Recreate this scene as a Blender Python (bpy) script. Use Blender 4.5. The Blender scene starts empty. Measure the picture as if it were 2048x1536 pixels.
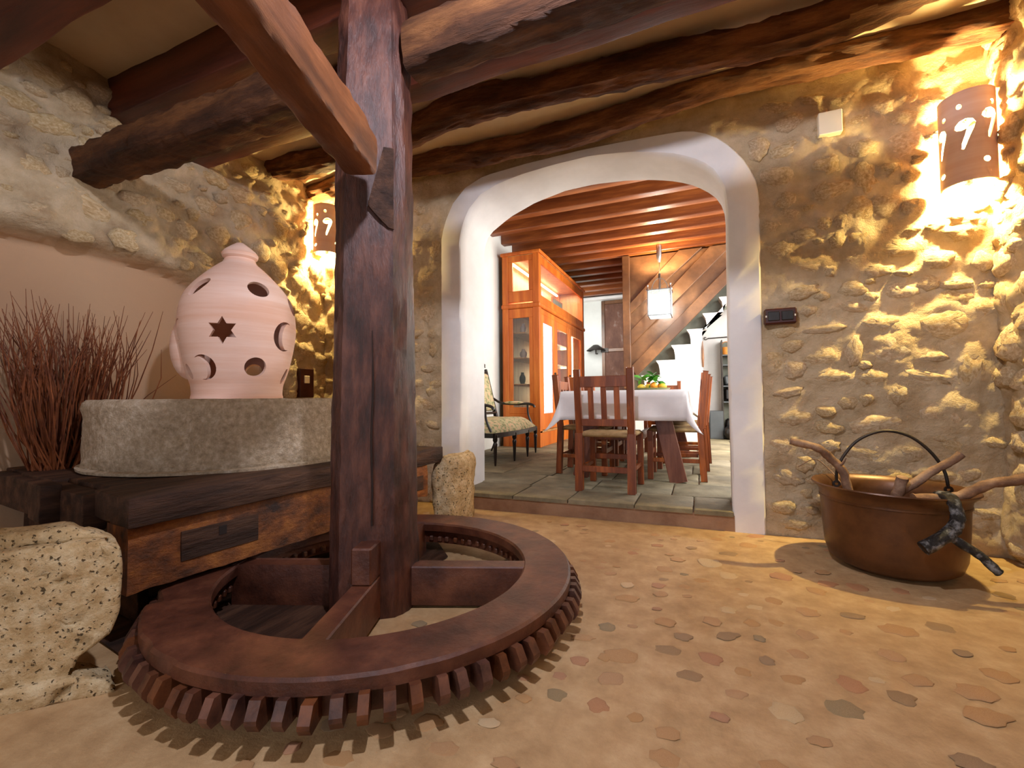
import bpy, bmesh, math, random
from mathutils import Vector, Matrix, Euler, noise
random.seed(7)
S = bpy.context.scene
COL = S.collection
PI = math.pi
H = .846
# ---------------------------------------------------------------- camera
cam = bpy.data.cameras.new('camera'); cam.sensor_width = 36; cam.lens = 895/2048*36; cam.clip_start = .02
camo = bpy.data.objects.new('camera', cam); COL.objects.link(camo); S.camera = camo
yaw, pit, rol = math.radians(22.7), math.radians(1.9), math.radians(.5)
f = Vector((-math.sin(yaw)*math.cos(pit), math.cos(yaw)*math.cos(pit), math.sin(pit)))
r = Vector((math.cos(yaw), math.sin(yaw), 0)); u = r.cross(f)
r2 = r*math.cos(rol)-u*math.sin(rol); u2 = u*math.cos(rol)+r*math.sin(rol)
m = Matrix((r2, u2, -f)).transposed().to_4x4(); m.translation = (0, 0, H); camo.matrix_world = m
# ---------------------------------------------------------------- world, lights, exposure
w = bpy.data.worlds.new('world'); S.world = w; w.use_nodes = True
w.node_tree.nodes['Background'].inputs[0].default_value = (.62, .72, 1, 1)
w.node_tree.nodes['Background'].inputs[1].default_value = .6
S.view_settings.view_transform = 'Standard'; S.view_settings.look = 'None'
S.view_settings.exposure = 0.18; S.view_settings.gamma = 1; S.view_settings.use_curve_mapping = False
S.cycles.use_denoising = True
S.cycles.max_bounces = 8; S.cycles.diffuse_bounces = 5; S.cycles.sample_clamp_indirect = 6
S.cycles.caustics_reflective = False; S.cycles.caustics_refractive = False
def light(name, kind, loc, power, color, size=.1, rot=None, size_y=None, **kw):
    l = bpy.data.lights.new(name, kind); l.energy = power; l.color = color
    if kind == 'AREA':
        l.size = size
        if size_y: l.shape = 'RECTANGLE'; l.size_y = size_y
    elif kind == 'SUN': l.angle = size
    else: l.shadow_soft_size = size
    for k, v in kw.items(): setattr(l, k, v)
    o = bpy.data.objects.new(name, l); COL.objects.link(o); o.location = loc
    if rot: o.rotation_euler = [math.radians(a) for a in rot]
    return o
COOL = (.84, .86, 1)
WARM = (1, .77, .30)
light('ceiling_spot', 'SPOT', (-.32, .74, 2.49), 125, COOL, .045, (30, 0, 24), spot_size=math.radians(165), spot_blend=.3)
light('entrance_fill_light', 'AREA', (-.6, -2.9, 1.4), 42, (.9, .93, 1), 2.6, (90, 0, 0), 2.0)  # added soft fill for the foreground, set in an unseen opening
light('dining_window_light', 'AREA', (2.1, 6.3, 1.9), 170, (1, .96, .9), 3.2, (0, 90, 0), 1.8)
light('dining_back_fill_light', 'AREA', (1.4, 3.9, 2.2), 80, (.95, .98, 1), 1.2, (78, 0, 28), 1.2)  # added fill aimed at the back wall; no window stands here
light('back_wall_fill_light', 'AREA', (-2.3, 9.15, 2.3), 30, (.96, 1, 1), .6, (80, 0, 0), 1.2)  # added fill for the back wall and door, hidden behind the cabinet
light('sun_through_side_window', 'SPOT', (2.0, 7.3, 2.2), 260, (1, .98, .94), .05, (0, 38, 0), spot_size=math.radians(46), spot_blend=.2)
light('stair_window_light', 'AREA', (.9, 6.9, 2.3), 55, (1, .97, .9), .8, (-25, 60, 0), .8)
light('sconce_bulb_light', 'POINT', (1.325, 3.075, 2.07), 250, WARM, .03)
light('sconce_bulb_light', 'POINT', (-3.10, 3.06, 2.28), 120, WARM, .03)
light('pendant_bulb_light', 'POINT', (-.55, 7.4, 2.36), 110, (.9, .97, 1), .06)
light('cabinet_lamp_light', 'AREA', (-2.45, 7.6, 2.98), 45, (1, .88, .6), .3, (0, 0, 0), 2.4)
light('cabinet_side_light', 'AREA', (-2.45, 8.8, 1.6), 22, (1, .80, .45), .3, (-90, 0, 0), 1.6)
light('uplight_on_joists', 'SPOT', (-.545, 7.4, 2.80), 120, (1, .8, .5), .05, (180, 0, 0), spot_size=math.radians(160), spot_blend=.4)
# ---------------------------------------------------------------- materials
def lin(c): return tuple((x/12.92 if x <= .04045 else ((x+.055)/1.055)**2.4) for x in [v/255 for v in c])
def mat(name, c1, c2=None, scale=6, rough=.7, bump=.0, bscale=None, stretch=(1, 1, 1), spec=.5, metal=0, c3=None, rnd=0, detail=6, lo=.35, hi=.65, coat=0, bdist=.02, wave=False, mask=None, pits=0):
    M = bpy.data.materials.new(name); M.use_nodes = True; nt = M.node_tree; N = nt.nodes; L = nt.links
    b = N['Principled BSDF']; b.inputs['Roughness'].default_value = rough; b.inputs['Metallic'].default_value = metal
    b.inputs['Specular IOR Level'].default_value = spec
    if coat: b.inputs['Coat Weight'].default_value = coat; b.inputs['Coat Roughness'].default_value = .25
    tc = N.new('ShaderNodeTexCoord'); mp = N.new('ShaderNodeMapping'); mp.inputs['Scale'].default_value = stretch
    L.new(tc.outputs['Object'], mp.inputs[0])
    vec = mp.outputs[0]
    oi = N.new('ShaderNodeObjectInfo')
    if rnd:
        ad = N.new('ShaderNodeVectorMath'); ad.operation = 'MULTIPLY_ADD'; ad.inputs[1].default_value = (1, 1, 1)
        L.new(vec, ad.inputs[0])
        sc = N.new('ShaderNodeVectorMath'); sc.operation = 'SCALE'; sc.inputs[0].default_value = (13, 7, 19); L.new(oi.outputs['Random'], sc.inputs['Scale'])
        L.new(sc.outputs[0], ad.inputs[2]); vec = ad.outputs[0]
    n = N.new('ShaderNodeTexNoise'); n.inputs['Scale'].default_value = scale; n.inputs['Detail'].default_value = detail; n.inputs['Roughness'].default_value = .65
    L.new(vec, n.inputs['Vector'])
    cr = N.new('ShaderNodeValToRGB'); e = cr.color_ramp.elements
    c2 = c2 or c1
    e[0].position = lo; e[0].color = (*lin(c1), 1); e[1].position = hi; e[1].color = (*lin(c2), 1)
    if c3:
        x = cr.color_ramp.elements.new((lo+hi)/2); x.color = (*lin(c3), 1)
    L.new(n.outputs[0], cr.inputs[0]); out = cr.outputs[0]
    if rnd:
        hv = N.new('ShaderNodeHueSaturation'); mr = N.new('ShaderNodeMapRange'); mr.inputs['To Min'].default_value = 1-rnd; mr.inputs['To Max'].default_value = 1+rnd*.6
        L.new(oi.outputs['Random'], mr.inputs[0]); L.new(mr.outputs[0], hv.inputs['Value'])
        mr2 = N.new('ShaderNodeMapRange'); mr2.inputs['To Min'].default_value = .5-rnd*.03; mr2.inputs['To Max'].default_value = .5+rnd*.02
        fr = N.new('ShaderNodeMath'); fr.operation = 'FRACT'; ml = N.new('ShaderNodeMath'); ml.operation = 'MULTIPLY'; ml.inputs[1].default_value = 17.3
        L.new(oi.outputs['Random'], ml.inputs[0]); L.new(ml.outputs[0], fr.inputs[0]); L.new(fr.outputs[0], mr2.inputs[0]); L.new(mr2.outputs[0], hv.inputs['Hue'])
        mr3 = N.new('ShaderNodeMapRange'); mr3.inputs['To Min'].default_value = 1-rnd*1.1; mr3.inputs['To Max'].default_value = 1+rnd
        L.new(fr.outputs[0], mr3.inputs[0]); L.new(mr3.outputs[0], hv.inputs['Saturation'])
        L.new(out, hv.inputs['Color']); out = hv.outputs[0]
    L.new(out, b.inputs['Base Color'])
    if bump:
        if pits:
            pn = N.new('ShaderNodeTexNoise'); pn.inputs['Scale'].default_value = pits; pn.inputs['Detail'].default_value = 2; L.new(vec, pn.inputs['Vector'])
            pr = N.new('ShaderNodeMapRange'); pr.inputs['From Min'].default_value = .62; pr.inputs['From Max'].default_value = .70; pr.inputs['To Min'].default_value = 0; pr.inputs['To Max'].default_value = 1; L.new(pn.outputs[0], pr.inputs[0])
            px = N.new('ShaderNodeMix'); px.data_type = 'RGBA'; L.new(pr.outputs[0], px.inputs['Factor']); L.new(out, px.inputs['A']); px.inputs['B'].default_value = (*lin([q*.5 for q in c1]), 1); L.new(px.outputs['Result'], b.inputs['Base Color'])
        nb = N.new('ShaderNodeTexNoise'); nb.inputs['Scale'].default_value = bscale or scale*4; nb.inputs['Detail'].default_value = 8; nb.inputs['Roughness'].default_value = .7
        L.new(vec, nb.inputs['Vector']); bp = N.new('ShaderNodeBump'); bp.inputs['Strength'].default_value = bump; bp.inputs['Distance'].default_value = bdist
        hh_ = nb.outputs[0]
        if pits:
            sb_ = N.new('ShaderNodeMath'); sb_.operation = 'SUBTRACT'; L.new(nb.outputs[0], sb_.inputs[0]); L.new(pr.outputs[0], sb_.inputs[1]); hh_ = sb_.outputs[0]
        L.new(hh_, bp.inputs['Height']); L.new(bp.outputs[0], b.inputs['Normal'])
        if mask:   # smooth plaster where the painted "smooth" attribute is 1
            at = N.new('ShaderNodeAttribute'); at.attribute_name = 'smooth'
            ms = N.new('ShaderNodeMath'); ms.operation = 'MULTIPLY_ADD'; ms.inputs[1].default_value = -bump*.85; ms.inputs[2].default_value = bump
            L.new(at.outputs['Fac'], ms.inputs[0]); L.new(ms.outputs[0], bp.inputs['Strength'])
            mx = N.new('ShaderNodeMix'); mx.data_type = 'RGBA'; L.new(at.outputs['Fac'], mx.inputs['Factor']); L.new(out, mx.inputs['A']); mx.inputs['B'].default_value = (*lin(mask), 1)
            L.new(mx.outputs['Result'], b.inputs['Base Color'])
    return M
def emit(name, c, s):
    M = bpy.data.materials.new(name); M.use_nodes = True; b = M.node_tree.nodes['Principled BSDF']
    b.inputs['Base Color'].default_value = (*c, 1); b.inputs['Emission Color'].default_value = (*c, 1); b.inputs['Emission Strength'].default_value = s
    return M
M_rubble = mat('lime_mortar', (184, 158, 122), (220, 198, 164), 5, .9, .9, 18, c3=(204, 180, 144), bdist=.035, spec=.2)
M_leftwall = mat('lime_mortar_left', (178, 152, 120), (216, 194, 164), 5, .9, .9, 18, c3=(200, 178, 146), bdist=.035, spec=.2, mask=(182, 150, 120))
M_stone = mat('wall_stone', (200, 166, 122), (242, 222, 186), 4.5, .88, .7, 9, rnd=.07, bdist=.04, spec=.2, c3=(222, 194, 152))
M_floor = mat('lime_floor', (156, 122, 84), (204, 172, 130), 9, .6, .5, 50, c3=(182, 148, 106), bdist=.008, spec=.3, detail=12, lo=.25, hi=.75)
FS = {k: mat('floor_stone_'+n, c1, c2, 28, .6, .5, 60, rnd=.04, bdist=.006, lo=.3, hi=.7, c3=c3) for k, n, c1, c3, c2 in (
    ('o', 'ochre', (168, 118, 74), (186, 142, 96), (202, 168, 124)), ('r', 'red', (156, 102, 72), (180, 130, 94), (198, 158, 118)),
    ('d', 'brown', (132, 102, 70), (160, 128, 92), (184, 152, 114)), ('g', 'grey', (126, 104, 74), (150, 128, 94), (178, 152, 116)), ('w', 'pale', (184, 150, 108), (204, 174, 132), (218, 192, 154)))}
M_ceil = mat('ceiling_plaster', (206, 182, 150), (222, 202, 172), 2, .9, .1, 8)
M_white = mat('white_plaster', (226, 222, 218), (238, 234, 230), 3, .8, .12, 9, bdist=.01)
M_dwall = mat('dining_plaster', (214, 214, 208), (226, 226, 220), 2, .8, .05, 9)
M_oldwood = mat('old_beam_wood', (48, 27, 15), (122, 78, 44), 4, .65, 1, 12, (.35, 2.2, 2.2), c3=(80, 47, 27), bdist=.03, spec=.25)
M_joist = mat('joist_wood', (58, 22, 12), (106, 48, 24), 3, .5, .35, 16, (.25, 2.5, 2.5), c3=(82, 34, 18), bdist=.008)
M_log = mat('log_wood', (64, 34, 17), (154, 104, 66), 4, .6, 1, 12, (.4, 2.2, 2.2), c3=(102, 60, 34), bdist=.03, spec=.3)
M_post = mat('post_wood', (42, 22, 18), (98, 58, 44), 9, .38, .7, 18, (2, 2, .5), c3=(70, 38, 30), bdist=.012, spec=.5, detail=9)
M_lever = mat('lever_wood', (78, 42, 20), (146, 92, 54), 3.5, .5, .5, 14, (.35, 2.2, 2.2), c3=(110, 64, 34), bdist=.01)
M_gear = mat('gear_wood', (60, 30, 21), (108, 64, 44), 6, .42, .4, 26, c3=(84, 46, 32), bdist=.01, spec=.45, detail=9)
M_tooth = mat('gear_tooth_wood', (56, 28, 20), (112, 68, 46), 9, .45, .4, 30, rnd=.12, bdist=.006)
M_slab = mat('platform_wood', (38, 23, 16), (94, 64, 46), 5, .6, .8, 14, (2.5, .35, 2.5), c3=(64, 41, 29), bdist=.015, spec=.25)
M_ochre = mat('worn_orange_wood', (46, 22, 9), (176, 108, 42), 8, .7, .9, 24, (3, .7, 1.2), c3=(124, 68, 25), lo=.34, hi=.68, bdist=.015, detail=10)
M_tuff = mat('tuff_stone', (190, 158, 112), (228, 206, 166), 22, .9, .9, 40, c3=(212, 184, 140), bdist=.015, spec=.2, pits=85)
M_mill = mat('millstone', (168, 146, 120), (232, 216, 194), 36, .9, 1, 60, rnd=0, c3=(202, 180, 152), bdist=.02, spec=.2, lo=.28, hi=.72)
M_terra = mat('terracotta', (224, 178, 154), (236, 204, 188), 3, .7, .15, 40, (.3, .3, 5), bdist=.004, spec=.3)
M_dark = mat('dark_interior', (30, 16, 10), (40, 22, 14), 5, .9)
M_black = mat('black_paint', (18, 14, 13), (30, 24, 22), 5, .35, .1, 20)
M_frame = mat('dark_red_frame', (52, 10, 8), (66, 16, 12), 5, .4)
M_pine = mat('orange_pine', (176, 82, 20), (216, 124, 44), 3, .42, .1, 20, (3, 3, .3), c3=(196, 100, 30), spec=.4)
M_chair = mat('chair_wood', (108, 48, 12), (170, 88, 30), 4, .4, .1, 20, (3, 3, .4), c3=(124, 60, 20), rnd=.05)
M_chair2 = mat('light_chair_wood', (150, 96, 48), (196, 142, 84), 4, .4, .1, 20, (3, 3, .4))
M_rush = mat('rush_seat', (150, 118, 74), (190, 158, 110), 12, .8, .5, 60)
M_trestle = mat('trestle_wood', (88, 42, 28), (134, 82, 60), 4, .35, .2, 15, (3, 3, .4))
M_cloth = mat('white_linen', (226, 222, 222), (236, 233, 232), 4, .9, .15, 120, bdist=.002)
M_dceil = mat('dining_ceiling_wood', (98, 46, 17), (156, 88, 38), 3, .4, .15, 20, (.3, 3, 3), c3=(124, 64, 26), spec=.6)
M_dfloor = mat('dining_flagstone', (104, 95, 72), (150, 139, 110), 3.2, .75, .6, 22, c3=(128, 117, 90), rnd=.05, bdist=.012)
M_riser = mat('step_riser', (130, 94, 68), (160, 124, 94), 5, .6, .3, 20)
M_door = mat('weathered_door', (92, 56, 40), (168, 152, 142), 5, .7, .4, 20, (1, 1, .5), c3=(112, 74, 56), lo=.4, hi=.75)
M_floral = mat('floral_tapestry', (122, 126, 84), (214, 176, 140), 24, .85, .1, 60, c3=(190, 184, 140), detail=2, lo=.38, hi=.62)
M_ebony = mat('ebonised_wood', (24, 16, 12), (38, 26, 20), 5, .35)
M_copper = mat('brown_copper', (74, 44, 22), (114, 74, 42), 3, .38, .15, 12, spec=.5, metal=.3, bdist=.006)
M_bark = mat('branch_bark', (104, 70, 46), (170, 134, 100), 9, .75, .8, 30, c3=(134, 98, 68), bdist=.008, rnd=.12)
M_char = mat('charred_bark_glints', (26, 24, 24), (150, 150, 150), 26, .3, 1, 45, bdist=.012, lo=.5, hi=.66)  # pale grey end of the ramp paints silver glints on the bark
M_twig = mat('dry_twig', (84, 38, 18), (140, 78, 40), 8, .6)
M_rustic = mat('rustic_brown_board', (76, 46, 24), (138, 92, 54), 2.5, .4, .2, 14, (.6, 2, .6), spec=.6, c3=(106, 68, 38))
M_grey = mat('grey_box', (78, 82, 84), (88, 92, 94), 4, .6)
M_dullgrey = mat('stair_shade_and_panel_grey', (116, 116, 100), (140, 140, 122), 6, .6)  # dull grey for panels; behind the stair it stands for shade
M_metal = mat('brushed_metal', (150, 150, 150), (180, 180, 180), 8, .3, metal=.9)
M_iron = mat('dark_iron', (50, 44, 40), (70, 62, 56), 8, .5, metal=.6)
M_leaf = mat('citrus_leaf', (40, 112, 26), (92, 168, 50), 9, .45)
M_lemon = mat('lemon_peel', (238, 190, 40), (248, 214, 80), 5, .4, .1, 60)
M_orange = mat('orange_peel', (236, 132, 16), (246, 160, 40), 5, .4, .1, 60)
M_olive = mat('olive_glazed_dish', (110, 112, 70), (140, 140, 92), 5, .35)
M_lace = mat('lace_curtain', (196, 190, 196), (244, 242, 246), 26, .9, .2, 60, detail=1)
M_china = mat('china', (214, 216, 220), (240, 240, 242), 9, .3)
M_plastic = mat('white_plastic', (236, 228, 206), (240, 232, 212), 4, .4)
M_basket = mat('orange_basket', (190, 110, 30), (226, 150, 56), 12, .6, .3, 40)
M_glow = emit('bulb_glow', (1, .78, .4), 40)
M_coolglow = emit('pendant_glow', (.93, 1, .98), 14)
M_strip = emit('cabinet_strip_glow', (1, .85, .5), 8)
def glassm(name, col, a=.35):
    M = bpy.data.materials.new(name); M.use_nodes = True; nt = M.node_tree; b = nt.nodes['Principled BSDF']
    tr = nt.nodes.new('ShaderNodeBsdfTransparent'); mx = nt.nodes.new('ShaderNodeMixShader'); mx.inputs[0].default_value = a
    b.inputs['Base Color'].default_value = (*lin(col), 1); b.inputs['Roughness'].default_value = .08
    nt.links.new(tr.outputs[0], mx.inputs[1]); nt.links.new(b.outputs[0], mx.inputs[2]); nt.links.new(mx.outputs[0], nt.nodes['Material Output'].inputs[0])
    return M
M_glass = glassm('window_glass', (120, 130, 130), .18)
M_lglass = glassm('lantern_glass', (220, 240, 236), .3)
# ---------------------------------------------------------------- helpers
def link(name, bm, M, parent=None, smooth=None, kind=None):
    me = bpy.data.meshes.new(name); bm.normal_update(); bm.to_mesh(me); bm.free()
    if M: me.materials.append(M)
    if smooth is not None:
        for p in me.polygons: p.use_smooth = True
        me.set_sharp_from_angle(angle=math.radians(smooth))
    o = bpy.data.objects.new(name, me); COL.objects.link(o)
    if parent: o.parent = parent
    if kind: o['kind'] = kind
    return o
def tag(o, label, cat, group=None):
    o['label'] = label; o['category'] = cat
    if group: o['group'] = group
    return o
def thing(name, label, cat, loc=(0, 0, 0), rz=0, group=None):
    o = bpy.data.objects.new(name, None); COL.objects.link(o); o.location = loc; o.rotation_euler = (0, 0, rz); o.empty_display_size = .1
    return tag(o, label, cat, group)
def dup(o, loc, rz, label, group=None):
    c = o.copy(); COL.objects.link(c); c.location = loc; c.rotation_euler = (0, 0, rz); c['label'] = label
    if group: c['group'] = group
    for ch in list(o.children):
        d = ch.copy(); COL.objects.link(d); d.parent = c
        for g in list(ch.children):
            e = g.copy(); COL.objects.link(e); e.parent = d
    return c
def B(): return bmesh.new()
def box(bm, c, s, rot=None, bev=0, taper=1):
    t = bmesh.ops.create_cube(bm, size=1)['verts']
    R = rot if rot is not None else Matrix.Identity(3)
    for v in t:
        k = taper if v.co.z > 0 else 1
        v.co = R @ Vector((v.co.x*s[0]*k, v.co.y*s[1]*k, v.co.z*s[2])) + Vector(c)
    if bev:
        es = {e for v in t for e in v.link_edges}
        bmesh.ops.bevel(bm, geom=list(es), offset=bev, segments=1, affect='EDGES', profile=.5)
    return bm
def bb(x0, x1, y0, y1, z0, z1, bev=.004, bm=None):
    bm = bm or B(); return box(bm, ((x0+x1)/2, (y0+y1)/2, (z0+z1)/2), (x1-x0, y1-y0, z1-z0), bev=bev)
def Rz(a): return Matrix.Rotation(a, 3, 'Z')
def bar(bm, p, q, w, h, bev=.003, up=(0, 0, 1)):
    p, q = Vector(p), Vector(q); x = (q-p).normalized(); up = Vector(up)
    if abs(x.dot(up)) > .98: up = Vector((0, 1, 0))
    y = up.cross(x).normalized(); z = x.cross(y)
    R = Matrix((x, y, z)).transposed()
    return box(bm, (p+q)/2, ((q-p).length, w, h), R, bev)
def tube(bm, pts, rad, seg=8, cap=True, jit=0):
    pts = [Vector(p) for p in pts]; rings = []
    n = len(pts); t0 = (pts[1]-pts[0]).normalized(); a = t0.orthogonal().normalized()
    for i, p in enumerate(pts):
        t = (pts[min(i+1, n-1)]-pts[max(i-1, 0)]).normalized(); a = (a-t*a.dot(t)).normalized(); b = t.cross(a)
        R = rad[i] if isinstance(rad, (list, tuple)) else rad
        rings.append([bm.verts.new(p+(a*math.cos(k*2*PI/seg)+b*math.sin(k*2*PI/seg))*R*(1+(random.uniform(-jit, jit) if jit else 0))) for k in range(seg)])
    for i in range(n-1):
        for k in range(seg): bm.faces.new((rings[i][k], rings[i][(k+1) % seg], rings[i+1][(k+1) % seg], rings[i+1][k]))
    if cap: bm.faces.new(rings[0][::-1]); bm.faces.new(rings[-1])
    return bm
def smoothpts(P, sub=6):
    P = [Vector(p) for p in P]; out = []
    for i in range(len(P)-1):
        p0 = P[max(i-1, 0)]; p1 = P[i]; p2 = P[i+1]; p3 = P[min(i+2, len(P)-1)]
        for k in range(sub):
            t = k/sub; out.append(.5*((2*p1)+(p2-p0)*t+(2*p0-5*p1+4*p2-p3)*t*t+(3*p1-p0-3*p2+p3)*t**3))
    out.append(P[-1]); return out
def lathe(bm, prof, seg=48, cx=0, cy=0, close=False):
    rings = []
    for R, z in prof:
        if R < 1e-5: rings.append([bm.verts.new((cx, cy, z))])
        else: rings.append([bm.verts.new((cx+R*math.cos(k*2*PI/seg), cy+R*math.sin(k*2*PI/seg), z)) for k in range(seg)])
    n = len(rings); rng = range(n if close else n-1)
    for i in rng:
        a, b = rings[i], rings[(i+1) % n]
        for k in range(seg):
            k2 = (k+1) % seg
            if len(a) == 1 and len(b) == 1: continue
            if len(a) == 1: bm.faces.new((a[0], b[k2], b[k]))
            elif len(b) == 1: bm.faces.new((a[k], a[k2], b[0]))
            else: bm.faces.new((a[k], a[k2], b[k2], b[k]))
    return bm
def nz(p, s, o=4): return noise.fractal(Vector(p)*s, .6, 2.0, o)
def timber(name, p, q, w, h, M, rough=.008, bend=.0, rnd=.18, seg=60, parent=None, seed=0, wvar=.05, smooth=40, taper=1.0):
    """hand-hewn beam from p to q, built along its own local x axis"""
    p, q = Vector(p), Vector(q); Ln = (q-p).length; x = (q-p).normalized(); y = Vector((0, 0, 1)).cross(x).normalized(); z = x.cross(y)
    prof = []
    c = rnd*min(w, h)
    for sx, sy, a0 in ((1, -1, -90), (1, 1, 0), (-1, 1, 90), (-1, -1, 180)):
        for k in range(3):
            a = math.radians(a0+k*45); prof.append((sx*(w/2-c)+c*math.cos(a), sy*(h/2-c)+c*math.sin(a)))
    # densify flats
    P2 = []
    for i in range(len(prof)):
        a, b = prof[i], prof[(i+1) % len(prof)]; P2.append(a)
        if math.hypot(a[0]-b[0], a[1]-b[1]) > .03:
            for t in (.33, .67): P2.append((a[0]+(b[0]-a[0])*t, a[1]+(b[1]-a[1])*t))
    bm = B(); rings = []
    for i in range(seg+1):
        t = i/seg; X = t*Ln; k = 1+wvar*noise.noise(Vector((X*2.2, seed*3.1, 7)))*2; k *= 1+(taper-1)*t
        oy = bend*noise.noise(Vector((X*.9, seed+.5, 1))); oz = bend*noise.noise(Vector((X*.9, seed+9.5, 4)))
        ring = []
        for (a, b) in P2:
            d = rough*nz((X*1.2+seed*5, a*4, b*4), 3.0)+rough*.7*nz((X*2, a*9+seed, b*9), 6)
            l = math.hypot(a, b); ring.append(bm.verts.new((X, (a*k)*(1+d/l)+oy, (b*k)*(1+d/l)+oz)))
        rings.append(ring)
    n = len(P2)
    for i in range(seg):
        for j in range(n): bm.faces.new((rings[i][j], rings[i][(j+1) % n], rings[i+1][(j+1) % n], rings[i+1][j]))
    bm.faces.new(rings[0][::-1]); bm.faces.new(rings[-1])
    bmesh.ops.recalc_face_normals(bm, faces=bm.faces)
    o = link(name, bm, M, parent, smooth)
    mw = Matrix((x, y, z)).transposed().to_4x4(); mw.translation = p; o.matrix_world = mw
    return o
BACK_STONES= [(0.544, 2.542, 0.069, 0.05), (0.377, 2.41, 0.058, 0.066), (0.54, 2.373, 0.099, 0.05), (0.485, 2.215, 0.087, 0.065), (0.733, 2.232, 0.069, 0.062), (0.916, 2.118, 0.057, 0.103), (0.902, 2.452, 0.051, 0.042), (0.913, 2.288, 0.069, 0.056), (1.104, 2.282, 0.084, 0.068), (1.108, 2.418, 0.066, 0.041), (1.035, 2.14, 0.048, 0.041), (0.822, 2.606, 0.06, 0.038), (0.479, 2.649, 0.08, 0.035), (1.043, 2.668, 0.057, 0.051), (0.663, 2.649, 0.067, 0.029), (0.164, 2.595, 0.12, 0.047), (0.716, 1.88, 0.04, 0.048), (0.79, 1.877, 0.033, 0.047), (0.482, 1.749, 0.072, 0.054), (0.768, 1.766, 0.047, 0.047), (0.883, 1.759, 0.057, 0.07), (1.007, 1.943, 0.063, 0.06), (0.753, 2.075, 0.092, 0.053), (0.515, 2.05, 0.064, 0.049), (1.057, 1.688, 0.108, 0.054), (0.637, 1.631, 0.081, 0.038), (1.229, 1.593, 0.068, 0.048), (0.945, 1.565, 0.074, 0.037), (1.327, 1.729, 0.066, 0.043), (1.412, 1.561, 0.042, 0.051), (1.135, 1.902, 0.053, 0.054), (0.426, 1.906, 0.048, 0.045), (0.609, 1.828, 0.062, 0.044), (1.221, 1.78, 0.055, 0.04), (1.126, 2.085, 0.043, 0.036), (0.837, 1.469, 0.069, 0.051), (0.584, 1.475, 0.082, 0.043), (1.064, 1.436, 0.064, 0.04), (0.819, 1.368, 0.092, 0.028), (1.298, 1.447, 0.066, 0.026), (0.614, 1.362, 0.049, 0.029), (0.487, 1.24, 0.063, 0.034), (0.706, 1.245, 0.103, 0.028), (0.965, 1.264, 0.08, 0.041), (1.258, 1.242, 0.11, 0.087), (0.432, 1.067, 0.055, 0.069), (0.67, 1.077, 0.087, 0.052), (0.834, 1.106, 0.042, 0.083), (1.011, 1.098, 0.086, 0.081), (1.185, 1.054, 0.068, 0.035), (1.342, 0.987, 0.049, 0.094), (0.73, 0.961, 0.09, 0.042), (0.912, 0.956, 0.081, 0.041), (1.154, 0.95, 0.103, 0.035), (0.502, 0.871, 0.075, 0.029), (0.803, 0.812, 0.046, 0.037), (0.883, 0.829, 0.033, 0.036), (1.025, 0.855, 0.057, 0.054), (1.243, 0.749, 0.11, 0.086), (0.693, 0.756, 0.051, 0.037), (0.532, 0.717, 0.091, 0.043), (0.699, 0.662, 0.063, 0.037), (0.919, 0.684, 0.11, 0.054), (0.87, 0.511, 0.093, 0.059), (1.079, 0.528, 0.056, 0.048), (1.276, 0.569, 0.056, 0.034), (0.461, 0.543, 0.067, 0.058), (0.468, 0.179, 0.063, 0.048), (0.599, 0.171, 0.048, 0.028), (1.192, 0.411, 0.088, 0.043), (0.489, 0.352, 0.075, 0.043), (0.619, 0.351, 0.04, 0.028), (0.515, 0.079, 0.07, 0.033), (1.019, 0.384, 0.064, 0.035), (-2.147, 2.448, 0.064, 0.04), (-2.093, 2.291, 0.086, 0.04), (-2.171, 2.163, 0.056, 0.034), (-2.016, 2.101, 0.046, 0.079), (-2.078, 1.871, 0.078, 0.046), (-2.063, 1.724, 0.069, 0.053), (-2.064, 1.566, 0.069, 0.072), (-2.188, 1.403, 0.063, 0.027), (-2.026, 1.393, 0.046, 0.039), (-2.189, 1.284, 0.055, 0.046), (-2.027, 1.262, 0.038, 0.052), (-2.073, 1.108, 0.077, 0.033), (-2.174, 0.98, 0.047, 0.033), (-2.005, 0.976, 0.053, 0.032), (-2.112, 0.809, 0.092, 0.052), (-2.206, 0.665, 0.047, 0.033), (-2.052, 0.64, 0.068, 0.032)]
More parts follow.
